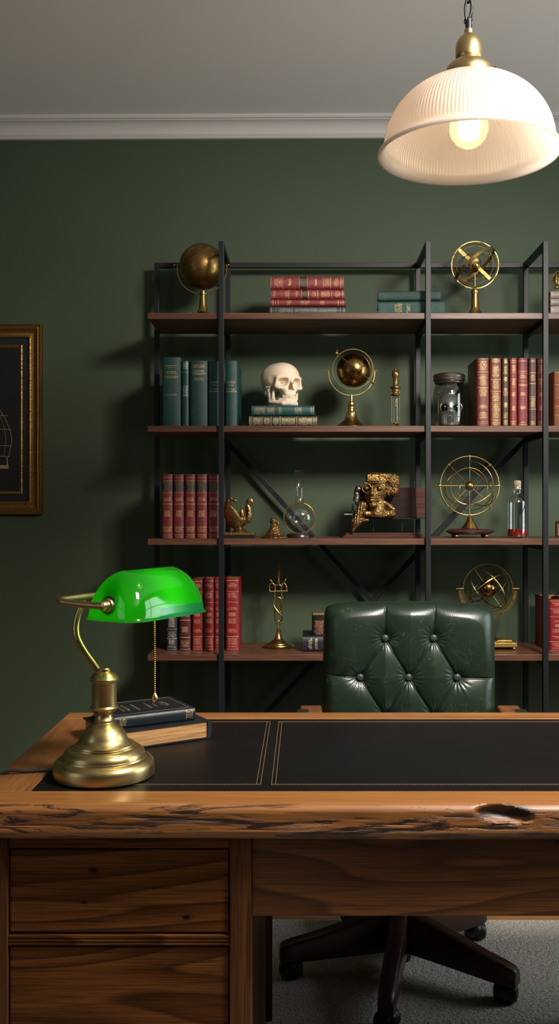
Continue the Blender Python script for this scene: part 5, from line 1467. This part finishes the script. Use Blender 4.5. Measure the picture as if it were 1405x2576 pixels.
H = np.zeros_like(S); dm = np.full_like(S, 1e9); db = np.full_like(S, 1e9)
for (a, c_) in SG:
    ax0, ay0 = a; bx, by = c_; dx, dy = bx-ax0, by-ay0
    tt = np.clip(((PXg-ax0)*dx+(PYg-ay0)*dy)/(dx*dx+dy*dy), 0, 1)
    bow = 3.0*np.sin(PI*tt)*(0 if dx*dy == 0 else 1)
    dm = np.minimum(dm, np.hypot(PXg-ax0-tt*dx, PYg-ay0-tt*dy))
for (x, y) in BT: db = np.minimum(db, np.hypot(PXg-x, PYg-y))
ed = np.sqrt(np.clip(1-np.abs(S)**16, 0, 1))*np.sqrt(np.clip(1-np.abs(T_)**16, 0, 1))
ed2 = np.clip(1-np.abs(S)**8, 0, 1)*np.clip(1-np.abs(T_)**8, 0, 1)
big = .042+.014*(1-S**2)*(1-.5*T_**2)
pil = .0165*(1-np.exp(-(dm/32)**1.05))-.0040*np.exp(-(dm/2.2)**2)-.020*np.exp(-(db/17)**1.3)
# radial gathers close to each button
gath = np.zeros_like(S)
for (x, y) in BT:
    r_ = np.hypot(PXg-x, PYg-y); th = np.arctan2(PYg-y, PXg-x)
    gath += .0005*np.sin(th*17+r_*.05)*np.exp(-((r_-24)/13)**2)
Yf = -(ed*(big+(pil+gath)*np.clip(ed2*1.4, 0, 1))); Yb_ = ed*.038
Xw = (PXg-CX)*ub; Zw = HC-(PYg-CY)*ub
vs = [(Xw[i, j]-CO.x, YBK+Yf[i, j]-CO.y, Zw[i, j]-CO.z) for i in range(nu) for j in range(nv)]
idx = lambda i, j: i*nv+j
fs = [(idx(i, j), idx(i, j+1), idx(i+1, j+1), idx(i+1, j)) for i in range(nu-1) for j in range(nv-1)]
bk = {}
stp = 10
def bi(i, j):
    if i in (0, nu-1) or j in (0, nv-1): return idx(i, j)
    if (i, j) not in bk:
        bk[(i, j)] = len(vs); vs.append((Xw[i, j]-CO.x, YBK+Yb_[i, j]-CO.y, Zw[i, j]-CO.z))
    return bk[(i, j)]
fs += [(bi(i, j), bi(i+1, j), bi(i+1, j+1), bi(i, j+1)) for i in range(nu-1) for j in range(nv-1)]
b = MB(); b.add(vs, fs); bko = b.build('backrest', M['chair_leather'], ch, 180)
M['button'] = plain('button_leather', (.028, .042, .032), .38, bump_s=.2, bscale=500)
for (x, y) in BT:
    q = P(x, y, YBK)-CO
    MB().sphere((q.x, -.0445+YBK-CO.y, q.z), 9.3*ub, 20, 14, (1, .55, 1)).build('button', M['button'], bko, 180)
for k in (-1, 1): MB().box(k*.10-.02+.045, k*.10+.02+.045, .18, .265, .40, .75).build('back_bracket', M['black_metal'], ch, 0, .004)
# arms
for s_ in (-1, 1):
    ax0 = .045+s_*.288
    b = MB()
    pts = [Vector((ax0, .20, .667)), Vector((ax0, .10, .665)), Vector((ax0+s_*.006, -.02, .656)), Vector((ax0+s_*.012, -.10, .640)), Vector((ax0+s_*.012, -.16, .61)), Vector((ax0, -.175, .58)), Vector((ax0, -.14, .50)), Vector((ax0-s_*.03, -.08, .46))]
    sp = spline(pts, 6); rows = []
    vs = []; fs = []
    for i, q in enumerate(sp):
        t_ = (sp[min(i+1, len(sp)-1)]-sp[max(i-1, 0)]).normalized(); nn = t_.cross(Vector((1, 0, 0))).normalized()
        for (a, c_) in ((-.032, -.012), (.032, -.012), (.032, .012), (-.032, .012)): vs.append(q+Vector((a, 0, 0))+nn*c_)
    for i in range(len(sp)-1):
        for k in range(4): fs.append((i*4+k, i*4+(k+1) % 4, (i+1)*4+(k+1) % 4, (i+1)*4+k))
    fs += [(3, 2, 1, 0), tuple((len(sp)-1)*4+k for k in range(4))]
    b.add(vs, fs); b.build('armrest', wood('mahogany_arm', (.16, .05, .02), (.24, .085, .035), (.10, .03, .012), 1, 9, 8, .3, .3, .1, .3), ch, 50, .005)
    b = MB(); b.box(min(ax0+s_*.002, ax0+s_*.044), max(ax0+s_*.002, ax0+s_*.044), -.04, .15, .654, .680); b.build('arm_pad', M['chair_leather'], ch, 60, .010, seg=5)

# ------------------------------------------------------------------ pendant lamp
PYc = 2.0; u = PYc/F
pen = thing('pendant_lamp', (xat(1178, PYc), PYc, ZC), 'glowing ribbed frosted glass dome pendant with a brass cap, hanging on a black chain', 'pendant lamp')
PO = Vector(pen.location)
zr = 2.019-ZC
MB().lathe([(0, 0), (.055, 0), (.055, -.012), (.03, -.028), (.008, -.03), (.008, -.04), (0, -.04)], 36).build('ceiling_rose', M['brass_lamp'], pen)
# shade: ribbed shell with rolled lip
def sprof(n):
    o = []
    for k in range(n+1):
        a = k/n; th = a*R(90)
        o.append((.048+(.1775-.048)*math.sin(th)**1.18, .141*math.cos(th)+.012))
    return o
pr = sprof(44)
outer = [(r, z+zr) for r, z in pr]
NSG = 720
vs = []; fs = []
rings_ = []
for r, z in outer: rings_.append((r, z, 1, 0))
rings_ += [(.1795, zr+.010, 0, 0), (.184, zr+.004, 0, 0), (.1905, zr+.001, 0, 0), (.192, zr-.003, 0, 0), (.1895, zr-.006, 0, 0), (.185, zr-.005, 0, 0), (.1785, zr+.002, 0, 0), (.174, zr+.010, 0, 0)]
for r, z in reversed(outer[:-1]): rings_.append((r-.0045, z-.001, 1, 1))
nr_ = len(rings_)
for (r, z, rib, s_) in rings_:
    zf = (z-zr)/.152
    am = rib*.0010*max(0, min(1, (zf-.10)/.06))*max(0, min(1, (.86-zf)/.12))
    for i in range(NSG):
        a = 2*PI*i/NSG
        rr_ = r+am*math.cos(a*144)*(1 if not s_ else 1)
        vs.append((rr_*math.cos(a), rr_*math.sin(a), z))
for j in range(nr_-1):
    for i in range(NSG): fs.append((j*NSG+i, j*NSG+(i+1) % NSG, (j+1)*NSG+(i+1) % NSG, (j+1)*NSG+i))
for i in range(NSG): fs.append(((nr_-1)*NSG+i, (nr_-1)*NSG+(i+1) % NSG, (i+1) % NSG, i))
def frost():
    m, nt = newmat('frosted_ribbed_glass')
    tr = nd(nt, 'ShaderNodeBsdfTranslucent'); tr.inputs[0].default_value = (.97, .88, .80, 1)
    df = nd(nt, 'ShaderNodeBsdfDiffuse'); df.inputs[0].default_value = (.80, .74, .68, 1)
    m1 = nt.nodes.new('ShaderNodeMixShader'); m1.inputs[0].default_value = .78
    nt.links.new(df.outputs[0], m1.inputs[1]); nt.links.new(tr.outputs[0], m1.inputs[2])
    g = nd(nt, 'ShaderNodeBsdfGlossy', Roughness=.35); lw = nd(nt, 'ShaderNodeFresnel', IOR=1.4)
    m2 = nt.nodes.new('ShaderNodeMixShader'); nt.links.new(lw.outputs[0], m2.inputs[0])
    nt.links.new(m1.outputs[0], m2.inputs[1]); nt.links.new(g.outputs[0], m2.inputs[2]); out(nt, m2.outputs[0]); return m
b = MB(); b.add(vs, fs); b.build('lamp_shade', frost(), pen, 180)
zc_ = zr+.165
cap_ = [(0, -.014), (.0455, -.014), (.0475, -.010), (.0495, .001), (.0485, .007), (.046, .014), (.040, .021), (.033, .026), (.0275, .029), (.0255, .032), (.0270, .035), (.0275, .040), (.0275, .056), (.0255, .067), (.020, .077), (.012, .084), (.009, .085), (.009, .094), (.0075, .096), (0, .097)]
MB().lathe([(r, z+zc_) for r, z in cap_], 56).build('brass_cap', M['brass_lamp'], pen)
MB().tube([(.044, -.02, zc_+.004), (.053, -.0235, zc_+.004)], .003, 10).build('set_screw', M['brass'], pen)
MB().lathe([(.007, zc_+.094), (.007, zc_+.116), (.005, zc_+.118), (0, zc_+.118)], 20).build('cord_grip', M['black'], pen)
b = MB(); ln = .052; z_ = zc_+.108; k = 0
b.ring((0, 0, z_+.004), .008, (0, 1, 0), r=.0022, n=20)
while z_ < -.045:
    ax_ = (0, 1, 0) if k % 2 == 0 else (1, 0, 0)
    Ml = Matrix.Rotation(R(28+90*(k % 2)), 4, 'Z')
    pts = [Vector((.0095*math.cos(a_)*1.0, 0, ln/2+(ln/2-.0)*math.sin(a_))) for a_ in [2*PI*i/28 for i in range(28)]]
    b.tube([Ml @ p_+Vector((0, 0, z_)) for p_ in pts], .0023, 8, True); z_ += ln-.0085; k += 1
b.build('chain', M['black'], pen, 60)
b = MB(); pts = [Vector((.006*math.sin(i*.9), .006*math.cos(i*.9), zc_+.115+(-.04-zc_-.115)*i/24)) for i in range(25)]
b.tube(spline(pts, 5), .0026, 8); b.build('cord', M['black'], pen, 60)
# bulb
zb_ = zat(324, PYc)-ZC
M['bulbglow'] = emis('bulb_glow', (1, .84, .66), LIGHTS['bulb'])
m_, nt_ = newmat('amber_bulb_glass')
t1 = nd(nt_, 'ShaderNodeBsdfTransparent'); t1.inputs[0].default_value = (1, .90, .74, 1)
g1 = nd(nt_, 'ShaderNodeBsdfTranslucent'); g1.inputs[0].default_value = (1, .75, .45, 1)
mm = nt_.nodes.new('ShaderNodeMixShader'); mm.inputs[0].default_value = .05; nt_.links.new(t1.outputs[0], mm.inputs[1]); nt_.links.new(g1.outputs[0], mm.inputs[2]); out(nt_, mm.outputs[0])
MB().lathe([(0, -.041), (.014, -.0385), (.028, -.0295), (.038, -.014), (.041, 0), (.039, .013), (.032, .026), (.022, .037), (.016, .05), (.015, .062)], 40, Matrix.Translation((0, 0, zb_))).build('bulb_glass', m_, pen, 180)
MB().lathe([(0, -.024), (.016, -.021), (.023, -.010), (.024, .004), (.022, .020), (.014, .034), (0, .040)], 28, Matrix.Translation((0, 0, zb_))).build('filament_glow', M['bulbglow'], pen, 180)
MB().lathe([(0, .060), (.017, .060), (.018, .068), (.018, zc_-zb_-.006), (0, zc_-zb_-.006)], 28, Matrix.Translation((0, 0, zb_))).build('socket', M['brass_lamp'], pen)

# ------------------------------------------------------------------ framed picture on the wall
Y = 3.55; 
fx1, fx0 = xat(102.5, Y-.02), xat(-158, Y-.02); fz1, fz0 = zat(814, Y-.02), zat(1294, Y-.02)
pic = thing('framed_picture', ((fx0+fx1)/2, WY+math.sin(YAW)*((fx0+fx1)/2)-.0015, fz0), 'gold framed dark picture of a domed wire cage, cut by the left edge', 'picture', rz=YAW)
w_ = (fx1-fx0)/2; h_ = fz1-fz0
m_gf = brass('antique_gold_leaf', (.42, .235, .07), (.08, .035, .010), .38, .65, 200, .3)
MB().frame(-w_, w_, 0, h_, [(0, 0), (0, .018), (.003, .0235), (.006, .022), (.0085, .018), (.012, .0185), (.015, .022), (.0175, .021), (.024, .013), (.032, .010), (.040, .012), (.0445, .015), (.048, .014), (.049, .004)], -.0005).build('outer_frame', m_gf, pic, 25)
M['mount'] = plain('black_velvet_mount', (.006, .009, .011), .7)
MB().box(-w_+.046, w_-.046, -.007, -.003, .046, h_-.046).build('mount', M['mount'], pic, 0)
i0 = .0735
MB().frame(-w_+i0, w_-i0, i0+.001, h_-i0-.001, [(0, 0), (.0005, .004), (.004, .006), (.008, .0045), (.0115, .003), (.013, -.000)], -.0072).build('inner_frame', m_gf, pic, 25)
MB().box(-w_+i0+.010, w_-i0-.010, -.0088, -.0072, i0+.011, h_-i0-.011).build('print', plain('dark_print', (.006, .005, .0045), .55, var=.6, bscale=30), pic, 0)
b = MB(); cx_ = 0.0; pxm = Y/F
def cg(px, py): return Vector(((px+28)*pxm, -.0092, zat(py, Y)-fz0))
def arc(hw): return [cg(-28+hw*math.sin(t_*PI/2*1.0+0) if True else 0, 0) for t_ in (0, 1)]
top = 1000; bot = 1150
for s_ in (-1, 1):
    for f_ in (1, .72, .38, .08):
        pts = [cg(-28+s_*52*f_*math.sin(PI/2*min(1, (k/12)*1.35))*(1 if k < 10 else 1-.05*(k-9)), top+ (bot-top)*k/12*(1)) for k in range(13)]
        b.tube(spline(pts, 3), .0012 if f_ == 1 else .0007, 6)
    b.tube([cg(-28+s_*40, 1148), cg(-28+s_*42, 1172)], .0022, 6)
for (y, hw) in ((1046, 44), (1081, 51), (1122, 50), (1149, 46)): b.tube([cg(-28-hw, y), cg(-28, y-3), cg(-28+hw, y)], .0010, 6)
b.box(cg(-73, 0).x, cg(16, 0).x, -.0094, -.0089, cg(0, 1179).z, cg(0, 1170).z)
for v in b.v: v.y = -.0090+(v.y+.0090)*.15
b.build('cage_drawing', plain('ochre_paint', (.34, .21, .11), .5), pic, 60)

# ------------------------------------------------------------------ camera
cam = bpy.data.cameras.new('camera'); co = bpy.data.objects.new('camera', cam); COL.objects.link(co)
co.location = (0, 0, HC); co.rotation_euler = (R(90), 0, 0)
cam.sensor_fit = 'AUTO'; cam.sensor_width = 36; cam.lens = F*36/2576
cam.shift_x = -(CX-702.5)/2576; cam.shift_y = (CY-1288)/2576
cam.clip_start = .02
sc = bpy.context.scene; sc.camera = co
sc.view_settings.view_transform = 'Standard'; sc.view_settings.look = 'None'
sc.view_settings.gamma = 1; sc.view_settings.exposure = LIGHTS['exposure']; sc.view_settings.use_curve_mapping = False
